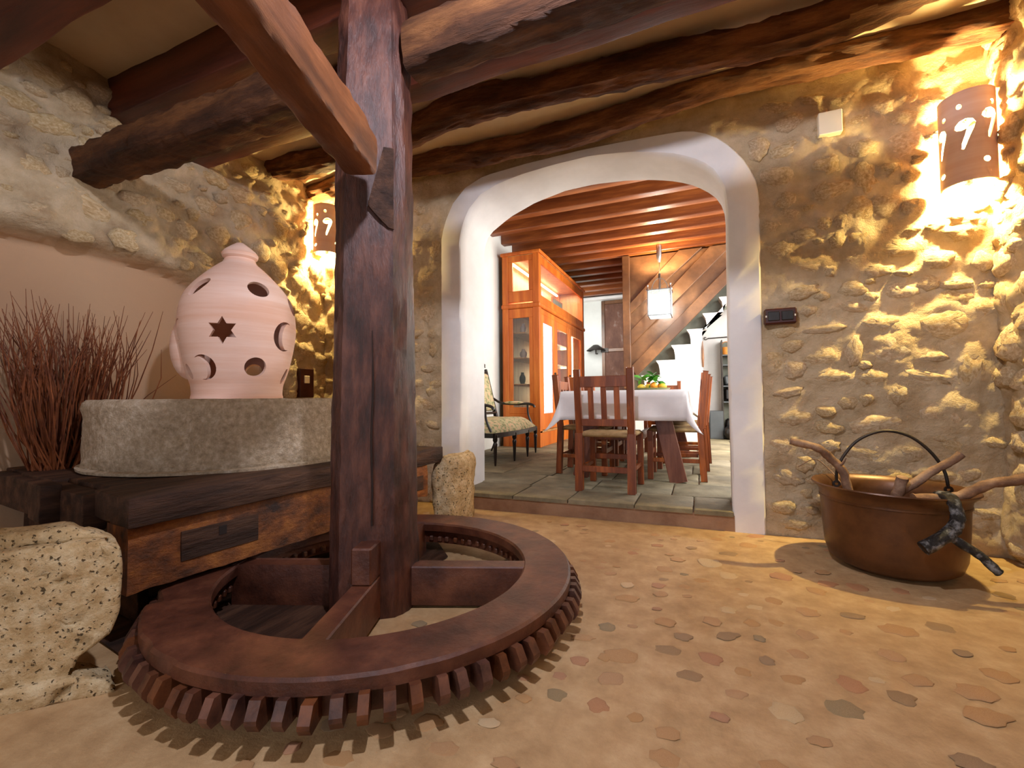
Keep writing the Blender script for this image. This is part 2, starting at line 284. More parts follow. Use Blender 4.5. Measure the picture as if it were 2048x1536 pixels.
LEFT_STONES= [(1.323, 1.992, 0.186, 0.063), (1.159, 2.096, 0.074, 0.053), (1.233, 2.353, 0.093, 0.055), (1.097, 2.407, 0.085, 0.052), (1.334, 2.555, 0.077, 0.057), (1.429, 2.317, 0.065, 0.059), (1.198, 2.621, 0.095, 0.041), (1.164, 1.859, 0.061, 0.04), (1.585, 1.837, 0.081, 0.062), (1.349, 1.788, 0.069, 0.035), (1.662, 1.99, 0.072, 0.063), (1.804, 2.075, 0.064, 0.058), (1.633, 2.105, 0.072, 0.047), (1.929, 2.019, 0.068, 0.06), (2.06, 2.245, 0.075, 0.054), (2.17, 2.066, 0.078, 0.074), (2.031, 1.841, 0.071, 0.053), (2.323, 2.234, 0.077, 0.07), (2.495, 2.054, 0.083, 0.081), (2.678, 2.28, 0.077, 0.072), (2.681, 1.942, 0.075, 0.084), (2.883, 2.173, 0.073, 0.089), (2.885, 1.863, 0.082, 0.08), (3.051, 2.04, 0.06, 0.092), (3.053, 1.764, 0.059, 0.078), (2.888, 1.554, 0.076, 0.079), (2.786, 1.323, 0.066, 0.056), (3.113, 1.497, 0.06, 0.07), (2.944, 1.295, 0.082, 0.053), (3.115, 1.219, 0.059, 0.055), (2.763, 1.086, 0.05, 0.051), (2.321, 2.428, 0.11, 0.058), (2.581, 2.496, 0.1, 0.062), (2.128, 2.457, 0.1, 0.044), (1.861, 2.302, 0.085, 0.041), (2.827, 2.509, 0.084, 0.057), (1.129, 1.714, 0.048, 0.026), (2.287, 1.914, 0.074, 0.065), (2.138, 1.725, 0.056, 0.047), (2.991, 2.389, 0.06, 0.069), (3.146, 1.036, 0.042, 0.056)]
FLOOR_STONES= [(-0.135, 1.801, 0.041, 0.036, 'o'), (-0.072, 1.715, 0.035, 0.029, 'd'), (-0.111, 1.607, 0.046, 0.034, 'd'), (0.015, 1.606, 0.038, 0.061, 'r'), (0.074, 1.78, 0.048, 0.027, 'd'), (0.176, 1.801, 0.022, 0.034, 'g'), (0.182, 1.662, 0.026, 0.057, 'd'), (0.375, 2.088, 0.042, 0.053, 'o'), (0.331, 1.889, 0.035, 0.047, 'o'), (0.28, 1.74, 0.03, 0.056, 'o'), (0.45, 2.324, 0.039, 0.066, 'o'), (0.338, 2.451, 0.051, 0.05, 'r'), (0.513, 2.431, 0.045, 0.036, 'r'), (0.526, 2.117, 0.049, 0.027, 'd'), (0.628, 2.435, 0.044, 0.048, 'r'), (0.783, 2.455, 0.035, 0.072, 'r'), (0.791, 2.126, 0.046, 0.044, 'd'), (0.559, 1.846, 0.038, 0.05, 'o'), (0.392, 1.618, 0.04, 0.052, 'r'), (0.579, 1.712, 0.045, 0.034, 'o'), (0.505, 1.599, 0.038, 0.035, 'd'), (0.342, 1.485, 0.054, 0.044, 'g'), (0.239, 1.579, 0.038, 0.025, 'o'), (0.078, 1.443, 0.034, 0.022, 'o'), (-0.044, 1.485, 0.041, 0.029, 'd'), (0.031, 1.326, 0.029, 0.019, 'r'), (0.198, 1.412, 0.044, 0.045, 'w'), (0.678, 1.591, 0.062, 0.039, 'o'), (0.71, 1.706, 0.059, 0.045, 'o'), (0.817, 1.831, 0.041, 0.058, 'o'), (1.165, 2.558, 0.038, 0.038, 'd'), (0.106, 1.565, 0.025, 0.026, 'o'), (0.649, 2.049, 0.065, 0.05, 'o'), (0.109, 2.373, 0.047, 0.048, 'w'), (0.033, 2.52, 0.065, 0.069, 'w'), (-0.176, 2.347, 0.04, 0.049, 'o'), (-0.17, 2.05, 0.035, 0.028, 'o'), (0.127, 2.701, 0.049, 0.034, 'd'), (0.267, 2.148, 0.034, 0.057, 'o'), (0.089, 1.991, 0.032, 0.034, 'w'), (0.026, 1.873, 0.038, 0.038, 'o'), (0.164, 1.913, 0.03, 0.031, 'o'), (0.246, 1.945, 0.027, 0.039, 'o'), (0.24, 2.89, 0.056, 0.053, 'o'), (0.733, 4.006, 0.061, 0.099, 'o'), (0.298, 3.093, 0.06, 0.04, 'r'), (-0.375, 1.436, 0.032, 0.03, 'r'), (-0.251, 1.518, 0.061, 0.047, 'o'), (-0.262, 1.382, 0.043, 0.035, 'o'), (-0.275, 1.25, 0.032, 0.033, 'r'), (-0.395, 1.25, 0.031, 0.031, 'g'), (-0.397, 1.578, 0.044, 0.024, 'o'), (-0.411, 1.337, 0.024, 0.022, 'r'), (-0.509, 1.288, 0.022, 0.017, 'r'), (-0.317, 2.091, 0.036, 0.03, 'w'), (-0.33, 1.685, 0.033, 0.04, 'g'), (-0.297, 1.953, 0.053, 0.035, 'o'), (-0.475, 1.201, 0.025, 0.019, 'o'), (-0.304, 1.486, 0.023, 0.026, 'o')]
ARCH_OUT = [(-1.954, 0.027), (-1.949, 1.253), (-1.945, 2.186), (-1.901, 2.331), (-1.834, 2.453), (-1.717, 2.564), (-1.549, 2.625), (-1.202, 2.645), (-0.77, 2.653), (-0.277, 2.641), (-0.083, 2.632), (0.04, 2.604), (0.13, 2.547), (0.225, 2.456), (0.3, 2.344), (0.356, 2.223), (0.374, 2.097), (0.366, 1.137), (0.363, 0.001)]
ARCH_IN = [(-1.764, 0.042), (-1.757, 1.244), (-1.761, 2.13), (-1.723, 2.269), (-1.672, 2.367), (-1.568, 2.47), (-1.414, 2.526), (-1.227, 2.56), (-0.962, 2.582), (-0.693, 2.588), (-0.448, 2.559), (-0.279, 2.522), (-0.118, 2.472), (0.036, 2.391), (0.118, 2.31), (0.172, 2.197), (0.184, 2.054), (0.178, 1.146), (0.178, -0.007)]
ARCH_BACK = [(-1.761, 0.091), (-1.756, 1.282), (-1.749, 2.178), (-1.719, 2.273), (-1.669, 2.329), (-1.494, 2.435), (-1.261, 2.521), (-0.992, 2.574), (-0.745, 2.581), (-0.507, 2.562), (-0.336, 2.536), (-0.172, 2.495), (-0.042, 2.446), (0.07, 2.376), (0.142, 2.306), (0.187, 2.224), (0.202, 2.144), (0.193, 1.184), (0.195, 0.113)]
# ================================================================ structure
XL, XR, YW, ZC, ZD, YB = -3.22, 1.47, 3.17, 2.79, .13, 10.8
def interp(P, t):
    """point at arc fraction t of polyline"""
    d = [0]
    for a, b in zip(P, P[1:]): d.append(d[-1]+math.hypot(b[0]-a[0], b[1]-a[1]))
    s = t*d[-1]
    for i in range(len(P)-1):
        if s <= d[i+1] or i == len(P)-2:
            k = (s-d[i])/max(1e-9, d[i+1]-d[i]); return (P[i][0]+(P[i+1][0]-P[i][0])*k, P[i][1]+(P[i+1][1]-P[i][1])*k)
def inpoly(x, y, P):
    c = False; j = len(P)-1
    for i in range(len(P)):
        if (P[i][1] > y) != (P[j][1] > y) and x < (P[j][0]-P[i][0])*(y-P[i][1])/(P[j][1]-P[i][1])+P[i][0]: c = not c
        j = i
    return c
MID = [((a[0]*.5+b[0]*.5), (a[1]*.5+b[1]*.5)) for a, b in zip([interp(ARCH_OUT, i/60) for i in range(61)], [interp(ARCH_IN, i/60) for i in range(61)])]
MID[0] = (MID[0][0], -1); MID[-1] = (MID[-1][0], -1)
OUTP = [(-1.954, -1)]+ARCH_OUT+[(.363, -1)]
# eight shared rock meshes, unit radius, flat side on z=0
def rock_mesh(seed, flat=False):
    rnd = random.Random(seed); bm = B(); n = 14
    ph = [rnd.uniform(.78, 1.12) for _ in range(n)]
    rings = []
    for R, z in (((1.04, -.35), (1.0, .15), (.86, .6), (.55, .9)) if not flat else ((1, -.35), (1, .25), (.75, .9))):
        rings.append([bm.verts.new((R*ph[k]*math.cos(k*2*PI/n)*rnd.uniform(.94, 1.05), R*ph[k]*math.sin(k*2*PI/n)*rnd.uniform(.94, 1.05), z+(0 if flat else rnd.uniform(-.26, .26)*(z > 0)))) for k in range(n)])
    top = bm.verts.new((rnd.uniform(-.2, .2), rnd.uniform(-.2, .2), 1.0))
    for a, b in zip(rings, rings[1:]):
        for k in range(n): bm.faces.new((a[k], a[(k+1) % n], b[(k+1) % n], b[k]))
    for k in range(n): bm.faces.new((rings[-1][k], rings[-1][(k+1) % n], top))
    me = bpy.data.meshes.new('stone'); bm.to_mesh(me); bm.free()
    for p in me.polygons: p.use_smooth = True
    return me
ROCKS = [rock_mesh(i) for i in range(9)]
FLATS = [rock_mesh(i+50, True) for i in range(9)]
def with_mat(me, M):
    c = me.copy(); c.materials.clear(); c.materials.append(M); return c
WALLROCK = [with_mat(m, M_stone) for m in ROCKS]
def fill(stones, u0, u1, v0, v1, rmin, rmax, n, ok, gap=1.0, seed=1, asp=1.5):
    rnd = random.Random(seed); out = list(stones); tries = 0
    while len(out) < n and tries < 12000:
        tries += 1; ru = rnd.uniform(rmin, rmax); rv = ru/rnd.uniform(1.0, asp)
        a, b = rnd.uniform(u0, u1), rnd.uniform(v0, v1)
        if not ok(a, b, ru): continue
        if any(((a-s[0])/(ru+s[2]))**2+((b-s[1])/(rv+s[3]))**2 < gap*gap for s in out): continue
        out.append((round(a, 3), round(b, 3), ru, rv))
    return out
def rubble(name, O, U, V, N, us, vs, stones, hole, depth, M, amp=.014, mask=None, hgt=(.02, .04), seed=3):
    O, U, V, N = map(Vector, (O, U, V, N)); rnd = random.Random(seed)
    nu, nv = len(us), len(vs); sk = [[0.0]*nv for _ in range(nu)]
    st = [(s[0], s[1], s[2], s[3], rnd.uniform(*hgt)) for s in stones]
    for a, b, ru, rv, h in st:
        for i, uu in enumerate(us):
            if abs(uu-a) > ru*1.6: continue
            for j, vv in enumerate(vs):
                if abs(vv-b) > rv*1.6: continue
                q = math.hypot((uu-a)/ru, (vv-b)/rv)
                if q < 1.6: sk[i][j] = max(sk[i][j], h*.5*min(1, max(0, (1.6-q)/.6)))
    bm = B(); vv_ = {}; sl = bm.verts.layers.float.new('smooth')
    for i, uu in enumerate(us):
        for j, vv in enumerate(vs):
            if hole(uu, vv): continue
            d = depth(uu, vv); mk = mask(uu, vv) if mask else 0
            p = O+U*uu+V*vv
            n_ = (nz(p, 3.2, 5)*amp*1.4+nz(p, 14, 3)*amp*.35)*(1-.85*mk)
            v = bm.verts.new(p+N*(d+n_+sk[i][j])); v[sl] = mk; vv_[i, j] = v
    flip = U.cross(V).dot(N) < 0
    for i in range(nu-1):
        for j in range(nv-1):
            q = [vv_.get(k) for k in ((i, j), (i+1, j), (i+1, j+1), (i, j+1))]
            if None in q: continue
            bm.faces.new(q[::-1] if flip else q)
    w_ = link(name, bm, M, None, 60, 'structure')
    for a, b, ru, rv, h in st:
        o = bpy.data.objects.new('stone', rnd.choice(WALLROCK)); COL.objects.link(o); o.parent = w_
        ang = rnd.uniform(-.25, .25); x = U*math.cos(ang)+V*math.sin(ang); y = N.cross(x)
        mt = Matrix((x*ru*1.14, y*rv*1.14, N*(h*.95))).transposed().to_4x4(); mt.translation = O+U*a+V*b+N*(depth(a, b)+h*.12)
        o.matrix_basis = mt
    return w_
def rng(a, b, s):
    n = max(1, int(round((b-a)/s))); return [a+(b-a)*i/n for i in range(n+1)]
# --- arch wall
def arch_hole(x, z): return inpoly(x, z, MID)
ok = lambda a, b, rr: not inpoly(a, b, OUTP) and not inpoly(a-rr*.8, b, OUTP) and not inpoly(a+rr*.8, b, OUTP)
bs = [s for s in BACK_STONES if ok(s[0], s[1], s[2]*.6)]
bs = fill(bs, .42, 1.44, .03, 2.62, .028, .075, 150, ok, .95, 5, 1.9)
bs = fill(bs, -3.2, -1.98, .03, 2.74, .03, .07, 285, ok, 1.05, 6, 1.6)
rubble('wall_arch', (0, YW, 0), (1, 0, 0), (0, 0, 1), (0, -1, 0), rng(XL-.1, XR+.06, .0185), rng(-.02, 2.8, .02), bs, arch_hole, lambda a, b: 0, M_rubble, .014, None, (.014, .03))
# plaster band and reveal of the arch
bm = B(); NA = 90; rows = []
for i in range(NA+1):
    t = i/NA; o_ = interp(ARCH_OUT, t); n_ = interp(ARCH_IN, t); b_ = interp(ARCH_BACK, t)
    if i in (0, NA): o_ = (o_[0], -.01); n_ = (n_[0], -.01); b_ = (b_[0], -.01)
    e = .022; c = (o_[0]*.94+n_[0]*.06, o_[1]*.94+n_[1]*.06); g = (o_[0]*.07+n_[0]*.93, o_[1]*.07+n_[1]*.93)
    wob = .003*noise.noise(Vector((t*20, 0, 0)))
    rows.append([bm.verts.new(q) for q in ((o_[0], YW+.05, o_[1]), (o_[0], YW-e*.4, o_[1]), (c[0], YW-e+wob, c[1]), (g[0], YW-e+wob, g[1]), (n_[0], YW-e*.3, n_[1]),
        (n_[0]*.75+b_[0]*.25, YW+.08, n_[1]*.75+b_[1]*.25), (n_[0]*.5+b_[0]*.5, YW+.19, n_[1]*.5+b_[1]*.5), (b_[0], YW+.375, b_[1]), (b_[0], YW+.395, b_[1]))])
for a, b in zip(rows, rows[1:]):
    for k in range(len(a)-1): bm.faces.new((a[k], b[k], b[k+1], a[k+1]))
link('trim_1', bm, M_white, None, 50, 'structure')
# dining side of the arch wall
bm = B(); BK = [(ARCH_BACK[0][0], -1)]+ARCH_BACK+[(ARCH_BACK[-1][0], -1)]
rows = []
for i in range(NA+1):
    b_ = interp(ARCH_BACK, i/NA); b_ = (b_[0], -.01) if i in (0, NA) else b_
    cx, cz = -.78, 1.0; dx, dz = b_[0]-cx, b_[1]-cz
    if i == 0: e_ = (-2.9, -.01)
    elif i == NA: e_ = (2.3, -.01)
    else:
        k = min([x for x in ((-2.9-cx)/dx if dx < -1e-6 else 99, (2.3-cx)/dx if dx > 1e-6 else 99, (3.6-cz)/dz if dz > 1e-6 else 99)]); e_ = (cx+dx*k, cz+dz*k)
    rows.append([bm.verts.new((b_[0], YW+.39, b_[1])), bm.verts.new((e_[0], YW+.39, e_[1]))])
for a, b in zip(rows, rows[1:]): bm.faces.new((a[0], b[0], b[1], a[1]))
link('wall_dining_front', bm, M_dwall, None, None, 'structure')
# --- left wall with a shallow arched niche
def ntop(y):
    d = y-1.4; return 1.775-.08*d*d-.22*d**4
def nmask(y, z):
    t = ntop(y)
    if y < -.4 or y > 2.9: return 0
    e = (t-z)/.05
    k = max(0, min(1, e)); return k*k*(3-2*k)
ldep = lambda y, z: .03*math.exp(-((z-ntop(y)-.06)/.05)**2)*(1 if -.2 < y < 2.6 else 0)-.15*nmask(y, z)
okl = lambda a, b, rr: nmask(a, b-rr) < .02 and not (2.82 < a < 3.05 and .8 < b < 1.2)
ls = [s for s in LEFT_STONES if nmask(s[0], s[1]-s[3]*.5) < .3]
ls = fill(ls, .6, 3.14, .1, 2.72, .025, .07, 190, okl, 1.15, 9, 1.8)
rubble('wall_left', (XL, 0, 0), (0, 1, 0), (0, 0, 1), (1, 0, 0), rng(-3.0, .6, .15)[:-1]+rng(.6, YW+.06, .02), rng(-.02, ZC+.02, .02), ls, lambda a, b: False, ldep, M_leftwall, .02, nmask)
# --- right wall
rs = fill([], 1.9, 3.12, .05, 2.72, .045, .11, 130, lambda a, b, c: True, .92, 12, 1.4)
rubble('wall_right', (XR, 0, 0), (0, 1, 0), (0, 0, 1), (-1, 0, 0), rng(-3.0, 1.6, .2)[:-1]+rng(1.6, YW+.06, .022), rng(-.02, ZC+.02, .022), rs, lambda a, b: False, lambda a, b: 0, M_rubble, .022, None, (.02, .045))
# --- entrance wall behind the camera, with its window opening
bm = bb(XL-.1, -1.9, -3.1, -3.0, 0, ZC, 0); bb(.7, XR+.1, -3.1, -3.0, 0, ZC, 0, bm); bb(-1.9, .7, -3.1, -3.0, 2.4, ZC, 0, bm); bb(-1.9, .7, -3.1, -3.0, 0, .35, 0, bm)
link('wall_entrance', bm, M_white, None, None, 'structure')
# --- ceilings
ceil = link('ceiling', bb(XL-.1, XR+.1, -3.1, YW+.1, ZC, ZC+.1, 0), M_ceil, None, None, 'structure')
# --- main floor
bm = B(); xs = rng(XL-.2, XR+.1, .06); ys = rng(-3.1, 3.2, .06); g = {}
for i, x in enumerate(xs):
    for j, y in enumerate(ys): g[i, j] = bm.verts.new((x, y, .004*nz((x, y, 0), 2.5, 3)))
for i in range(len(xs)-1):
    for j in range(len(ys)-1): bm.faces.new((g[i, j], g[i+1, j], g[i+1, j+1], g[i, j+1]))
floor = link('floor', bm, M_floor, None, 80, 'structure')
FM = {k: [with_mat(m, M) for m in FLATS] for k, M in FS.items()}
fs = [(a, b, c, d, k) for a, b, c, d, k in FLOOR_STONES]
plain = fill([s[:4] for s in fs], -1.0, 1.42, .5, 3.05, .018, .042, 285, lambda a, b, c: True, 1.35, 21, 1.6)
rnd = random.Random(4)
for i, s in enumerate(plain):
    k = fs[i][4] if i < len(fs) else rnd.choice('oordwwog')
    if k == 'w' and i >= len(fs): k = rnd.choice('wo')
    o = bpy.data.objects.new('stone', rnd.choice(FM[k])); COL.objects.link(o); o.parent = floor
    o.location = (s[0], s[1], .001); rv = min(s[3], s[2]*1.1) if i < len(fs) else s[3]
    o.scale = (s[2]*.95, rv*.9, .0045 if i < len(fs) else .0025); o.rotation_euler.z = math.radians(22.7)+rnd.uniform(-.4, .4)
# --- dining floor: step riser and flagstones
bm = B(); bm2 = []
for X, Y in ((-1.76, 3.105), (.19, 3.15)): bm2 += [bm.verts.new((X, Y, -.01)), bm.verts.new((X, Y, .1)), bm.verts.new((X, 3.5, .1)), bm.verts.new((X, 3.5, -.01))]
for k in range(4): bm.faces.new((bm2[k], bm2[(k+1) % 4], bm2[4+(k+1) % 4], bm2[4+k]))
bm.faces.new(bm2[:4][::-1]); bm.faces.new(bm2[4:])
link('trim_2', bm, M_riser, None, None, 'structure')
df = link('floor_dining', bb(-2.95, 3.0, YW+.3, YB+.1, .02, .105, 0), M_riser, None, None, 'structure')
rnd = random.Random(8)
def flag(x0, x1, y0, y1, y0b=None):
    bm = B(); g_ = .003; n = 5; top = []; y0b = y0 if y0b is None else y0b
    P = []
    for k in range(n): t = k/n; P.append((x0+(x1-x0)*t, y0+(y0b-y0)*t))
    for k in range(n): t = k/n; P.append((x1, y0b+(y1-y0b)*t))
    for k in range(n): t = k/n; P.append((x1+(x0-x1)*t, y1))
    for k in range(n): t = k/n; P.append((x0, y1+(y0-y1)*t))
    cx, cy = (x0+x1)/2, (y0+y1)/2; dz = rnd.uniform(-.002, .002)
    lo = []; mi = []; hi = []
    for x, y in P:
        j = rnd.uniform(0, .006); sx = -1 if x > cx else 1; sy = -1 if y > cy else 1
        a = (x+sx*(g_+j*.5), y+sy*(g_+j*.5))
        lo.append(bm.verts.new((*a, .096))); mi.append(bm.verts.new((*a, .124+dz))); hi.append(bm.verts.new((a[0]+sx*.012, a[1]+sy*.012, ZD+dz)))
    m_ = len(P)
    for A, C in ((lo, mi), (mi, hi)):
        for k in range(m_): bm.faces.new((A[k], A[(k+1) % m_], C[(k+1) % m_], C[k]))
    bm.faces.new(hi)
    o = link('flagstone', bm, M_dfloor, df, 35); return o
xs = [-1.765, -1.3, -.88, -.42, -.05, .185]
for a, b in zip(xs, xs[1:]):
    ya = 3.09+(a+1.765)*.021; yb = 3.09+(b+1.765)*.021; flag(a, b, ya, 3.52, yb)
y = 3.52
while y < 8.6:
    d = rnd.uniform(.42, .6); x = -2.82-rnd.uniform(0, .3)
    while x < 1.4:
        wd = rnd.uniform(.45, .8); flag(max(x, -2.82), x+wd, y, y+d); x += wd
    y += d
# --- dining walls, ceiling
link('wall_dining_left', bb(-2.92, -2.82, YW+.38, YB+.1, 0, 3.7, 0), M_dwall, None, None, 'structure')
link('wall_dining_back', bb(-2.92, 3.0, YB, YB+.1, 0, 3.7, 0), M_dwall, None, None, 'structure')
bm = bb(2.2, 2.3, YW+.38, 4.8, 0, 3.7, 0); bb(2.2, 2.3, 7.8, YB, 0, 3.7, 0, bm); bb(2.2, 2.3, 4.8, 7.8, 0, 1.0, 0, bm); bb(2.2, 2.3, 4.8, 7.8, 2.8, 3.7, 0, bm)
link('wall_dining_right', bm, M_dwall, None, None, 'structure')
dc = link('ceiling_dining', bb(-2.92, 2.3, YW+.38, YB+.1, 3.47, 3.57, 0), M_dceil, None, None, 'structure')
bmm = bmesh.new(); box(bmm, (0, 0, 0), (5.1, .13, .2), bev=.008); jm = bpy.data.meshes.new('beam'); bmm.to_mesh(jm); bmm.free(); jm.materials.append(M_dceil)
y = 3.72
while y < 10.7:
    o = bpy.data.objects.new('beam', jm); COL.objects.link(o); o.parent = dc; o.location = (-.27, y, 3.375+random.uniform(-.006, .006)); y += .448
# end wall part that closes the space beside the stair (seen at the right through the arch)
wr = link('wall_stair', bb(-.02, 3.0, 8.75, 8.85, .1, 3.5, 0), M_white, None, None, 'structure')
# ================================================================ ceiling beams of the mill room
def tb(name, p, q, w_, h_, M, label, **k):
    o = timber(name, p, q, w_, h_, M, **k); tag(o, label, 'beam'); return o
tb('main_beam', (XL-.02, 1.405, 2.19), (-1.44, 1.41, 2.19), .185, .19, M_oldwood, 'heavy dark free-standing beam from the left wall to the left side of the post', rough=.014, bend=.015, rnd=.2, seed=1)
tb('main_beam', (-1.09, 1.54, 2.305), (XR+.02, 1.56, 2.32), .16, .19, M_oldwood, 'heavy dark beam running right from the post under the ceiling', rough=.012, bend=.015, rnd=.2, seed=2)
tb('ceiling_joist', (XL-.02, .965, 2.655), (XR, .965, 2.655), .15, .27, M_joist, 'squared dark joist in the upper left corner, nearest ceiling joist of the mill room', rough=.004, bend=0, rnd=.06, seed=3)
tb('ceiling_joist', (XL-.02, 1.57, 2.67), (XR, 1.57, 2.67), .15, .24, M_joist, 'squared reddish joist above the heavy beam at the upper left', rough=.004, bend=0, rnd=.06, seed=4)
tb('ceiling_joist', (XL+.0, 2.0, 2.64), (XR, 2.0, 2.64), .14, .26, M_joist, 'straight dark joist right of the post between heavy beam and curved log', rough=.006, bend=0, rnd=.1, seed=5)
tb('log_beam', (XL-.02, 2.53, 2.70), (XR, 2.50, 2.71), .16, .17, M_log, 'crooked rounded log, second beam out from the arch wall', rough=.016, bend=.12, rnd=.4, seed=6, wvar=.12, seg=90)
tb('log_beam', (XL-.02, 3.0, 2.71), (XR, 2.99, 2.74), .15, .16, M_log, 'crooked dark log nearest the arch wall', rough=.016, bend=.07, rnd=.4, seed=8, wvar=.12, seg=90)
# ================================================================ mill: post
PX, PY = -1.262, 1.52
ang = math.atan2(-PY, -PX)  # towards the camera
tow = Vector((-PX, -PY, 0)).normalized(); rgt = Vector((-tow.y, tow.x, 0))
if rgt.dot(r) < 0: rgt = -rgt
sec = [(-.165, -.06), (-.165, .07), (-.125, .125), (.07, .14), (.125, .10), (.165, .03), (.165, -.08), (.1, -.15), (-.1, -.15)]
post = thing('mill_post', 'tall thick dark brown wooden post rising from the toothed wheel to the ceiling', 'post', (PX, PY, 0))
bm = B(); rings = []; zs = rng(0, 2.545, .035)
def dens(P):
    o = []
    for i in range(len(P)):
        a, b = P[i], P[(i+1) % len(P)]
        for k in range(4): o.append((a[0]+(b[0]-a[0])*k/4, a[1]+(b[1]-a[1])*k/4))
    return o
for z in zs:
    k = 1.06-.075*z-.02*max(0, z-1.9) - (.5*max(0, z-2.42))
    k = max(k, .72); rg = []
    for a, b in dens(sec):
        d = .006*nz((a*5, b*5, z*1.1), 4)+.003*nz((a*14, b*14, z*2), 6)
        p = rgt*(a*(k+d/.16))+tow*(b*(k+d/.16)); rg.append(bm.verts.new((p.x, p.y, z)))
    rings.append(rg)
n = len(rings[0])
for a, b in zip(rings, rings[1:]):
    for k in range(n): bm.faces.new((a[k], a[(k+1) % n], b[(k+1) % n], b[k]))
bm.faces.new(rings[0][::-1]); bm.faces.new(rings[-1]); bmesh.ops.recalc_face_normals(bm, faces=bm.faces)
link('shaft', bm, M_post, post, 24)
def onpost(a, b, z): p = rgt*a+tow*b; return (p.x, p.y, z)
# long drying crack and a dark plate for the shaded recess by the lever
bm = B(); tube(bm, smoothpts([onpost(-.012, .135, 1.12), onpost(-.008, .139, .9), onpost(-.014, .142, .7), onpost(-.01, .146, .5), onpost(-.012, .146, .36)], 4), [.0015]*3+[.004]*10+[.0035]*4, 6); link('drying_crack', bm, M_dark, post)
Rp = Matrix((rgt, tow, Vector((0, 0, 1)))).transposed()
def post_plate(pts, b0, b1, M, nm):
    bm = B(); A = [bm.verts.new(onpost(x, b0, z)) for x, z in pts]; C = [bm.verts.new(onpost(x, b1, z)) for x, z in pts]
    bm.faces.new(A); bm.faces.new(C[::-1])
    for k in range(len(pts)): bm.faces.new((A[k], C[k], C[(k+1) % len(pts)], A[(k+1) % len(pts)]))
    bmesh.ops.recalc_face_normals(bm, faces=bm.faces); return link(nm, bm, M, post)
post_plate([(-.03, 1.62), (.0, 1.585), (.05, 1.535), (.07, 1.53), (.07, 1.86), (.03, 1.86)], .1, .143, M_slab, 'recess_shade_plate')  # dark plate puts the shade of the notch into colour
# lever arm (yoke beam) towards the camera
lev = timber('lever_beam', (-1.145, 1.30, 1.765), (-.86, .47, 1.765), .118, .15, M_lever, rough=.008, bend=.01, rnd=.12, seg=40, seed=12, wvar=.03)
tag(lev, 'squared reddish brown lever beam jutting from the post towards the upper left foreground', 'beam')
# ================================================================ mill: toothed wheel
GX, GY, GZ, GR = -1.235, 1.53, .17, .78
gear = thing('toothed_wheel', 'large horizontal brown wooden toothed wheel lying round the foot of the post', 'gear wheel', (GX, GY, 0))
def ring(R0, R1, z0, z1, seg=140, bev=.008, ch=0):
    bm = B(); prof = [(R1-bev, z1), (R0+bev, z1), (R0, z1-bev), (R0, z0), (R1, z0), (R1, z1-bev)]; rings = []
    for R, z in prof:
        rg = []
        for k in range(seg):
            a = k*2*PI/seg; d = 0
            if ch and R > R0+.05 and z > z0+.01:
                c = noise.noise(Vector((math.cos(a)*5, math.sin(a)*5, 3))); d = -ch*max(0, c-.25)*2.2*(1+.5*noise.noise(Vector((a*40, 1, 1))))
            rg.append(bm.verts.new(((R+d)*math.cos(a), (R+d)*math.sin(a), z+(d*.6 if z > z1-.02 and R > R0+.05 else 0)+.0015*noise.noise(Vector((a*9, R*9, 0))))))
        rings.append(rg)
    for i in range(6):
        a, b = rings[i], rings[(i+1) % 6]
        for k in range(seg): bm.faces.new((a[k], a[(k+1) % seg], b[(k+1) % seg], b[k]))
    bmesh.ops.recalc_face_normals(bm, faces=bm.faces); return bm
link('rim', ring(.59, GR, .128, GZ, ch=.03), M_gear, gear, 35)
link('drum', ring(.615, GR-.03, .06, .1285), M_gear, gear, 35)
bm = B()
def toothv(r0, r1, wd, z0, z1):
    ch = .02
    P = [(r0, z0), (r1-.012, z0), (r1, z0+.02), (r1, z1-.035), (r1-ch, z1), (r0, z1)]
    A = [bm.verts.new((x, -wd/2, z)) for x, z in P]; C = [bm.verts.new((x, wd/2, z)) for x, z in P]
    bm.faces.new(A); bm.faces.new(C[::-1])
    for k in range(len(P)): bm.faces.new((A[k], C[k], C[(k+1) % len(P)], A[(k+1) % len(P)]))
toothv(0, .070, .028, .062, .128)
bmesh.ops.recalc_face_normals(bm, faces=bm.faces)
tm = bpy.data.meshes.new('tooth'); bm.to_mesh(tm); bm.free(); tm.materials.append(M_tooth)
bmp = B(); box(bmp, (-.138, 0, .085), (.03, .02, .026), bev=.004); pm = bpy.data.meshes.new('peg'); bmp.to_mesh(pm); bmp.free(); pm.materials.append(M_tooth)
NT = 80
for i in range(NT):
    a = i*2*PI/NT+random.uniform(-.006, .006)
    o = bpy.data.objects.new('tooth', tm); COL.objects.link(o); o.parent = gear
    o.location = ((GR-.03)*math.cos(a), (GR-.03)*math.sin(a), random.uniform(-.003, .003)); o.rotation_euler = (random.uniform(-.04, .04), random.uniform(-.03, .03), a+random.uniform(-.05, .05)); o.scale = (random.uniform(.94, 1.06), random.uniform(.88, 1.1), random.uniform(.97, 1.03)); q_ = bpy.data.objects.new('peg', pm); COL.objects.link(q_); q_.parent = gear; q_.location = o.location; q_.rotation_euler = (0, 0, a)
sa = math.atan2(.21, .56)
for k, (r0, r1) in enumerate(((.13, .61), (.13, .61), (.13, .61), (.13, .61))):
    a = sa+k*PI/2; d = Vector((math.cos(a), math.sin(a), 0)); bm = B()
    bar(bm, d*r0+Vector((0, 0, .088)), d*r1+Vector((0, 0, .088)), .078, .158, .005); link('spoke', bm, M_gear, gear)
d = Vector((math.cos(sa-PI/2), math.sin(sa-PI/2), 0))
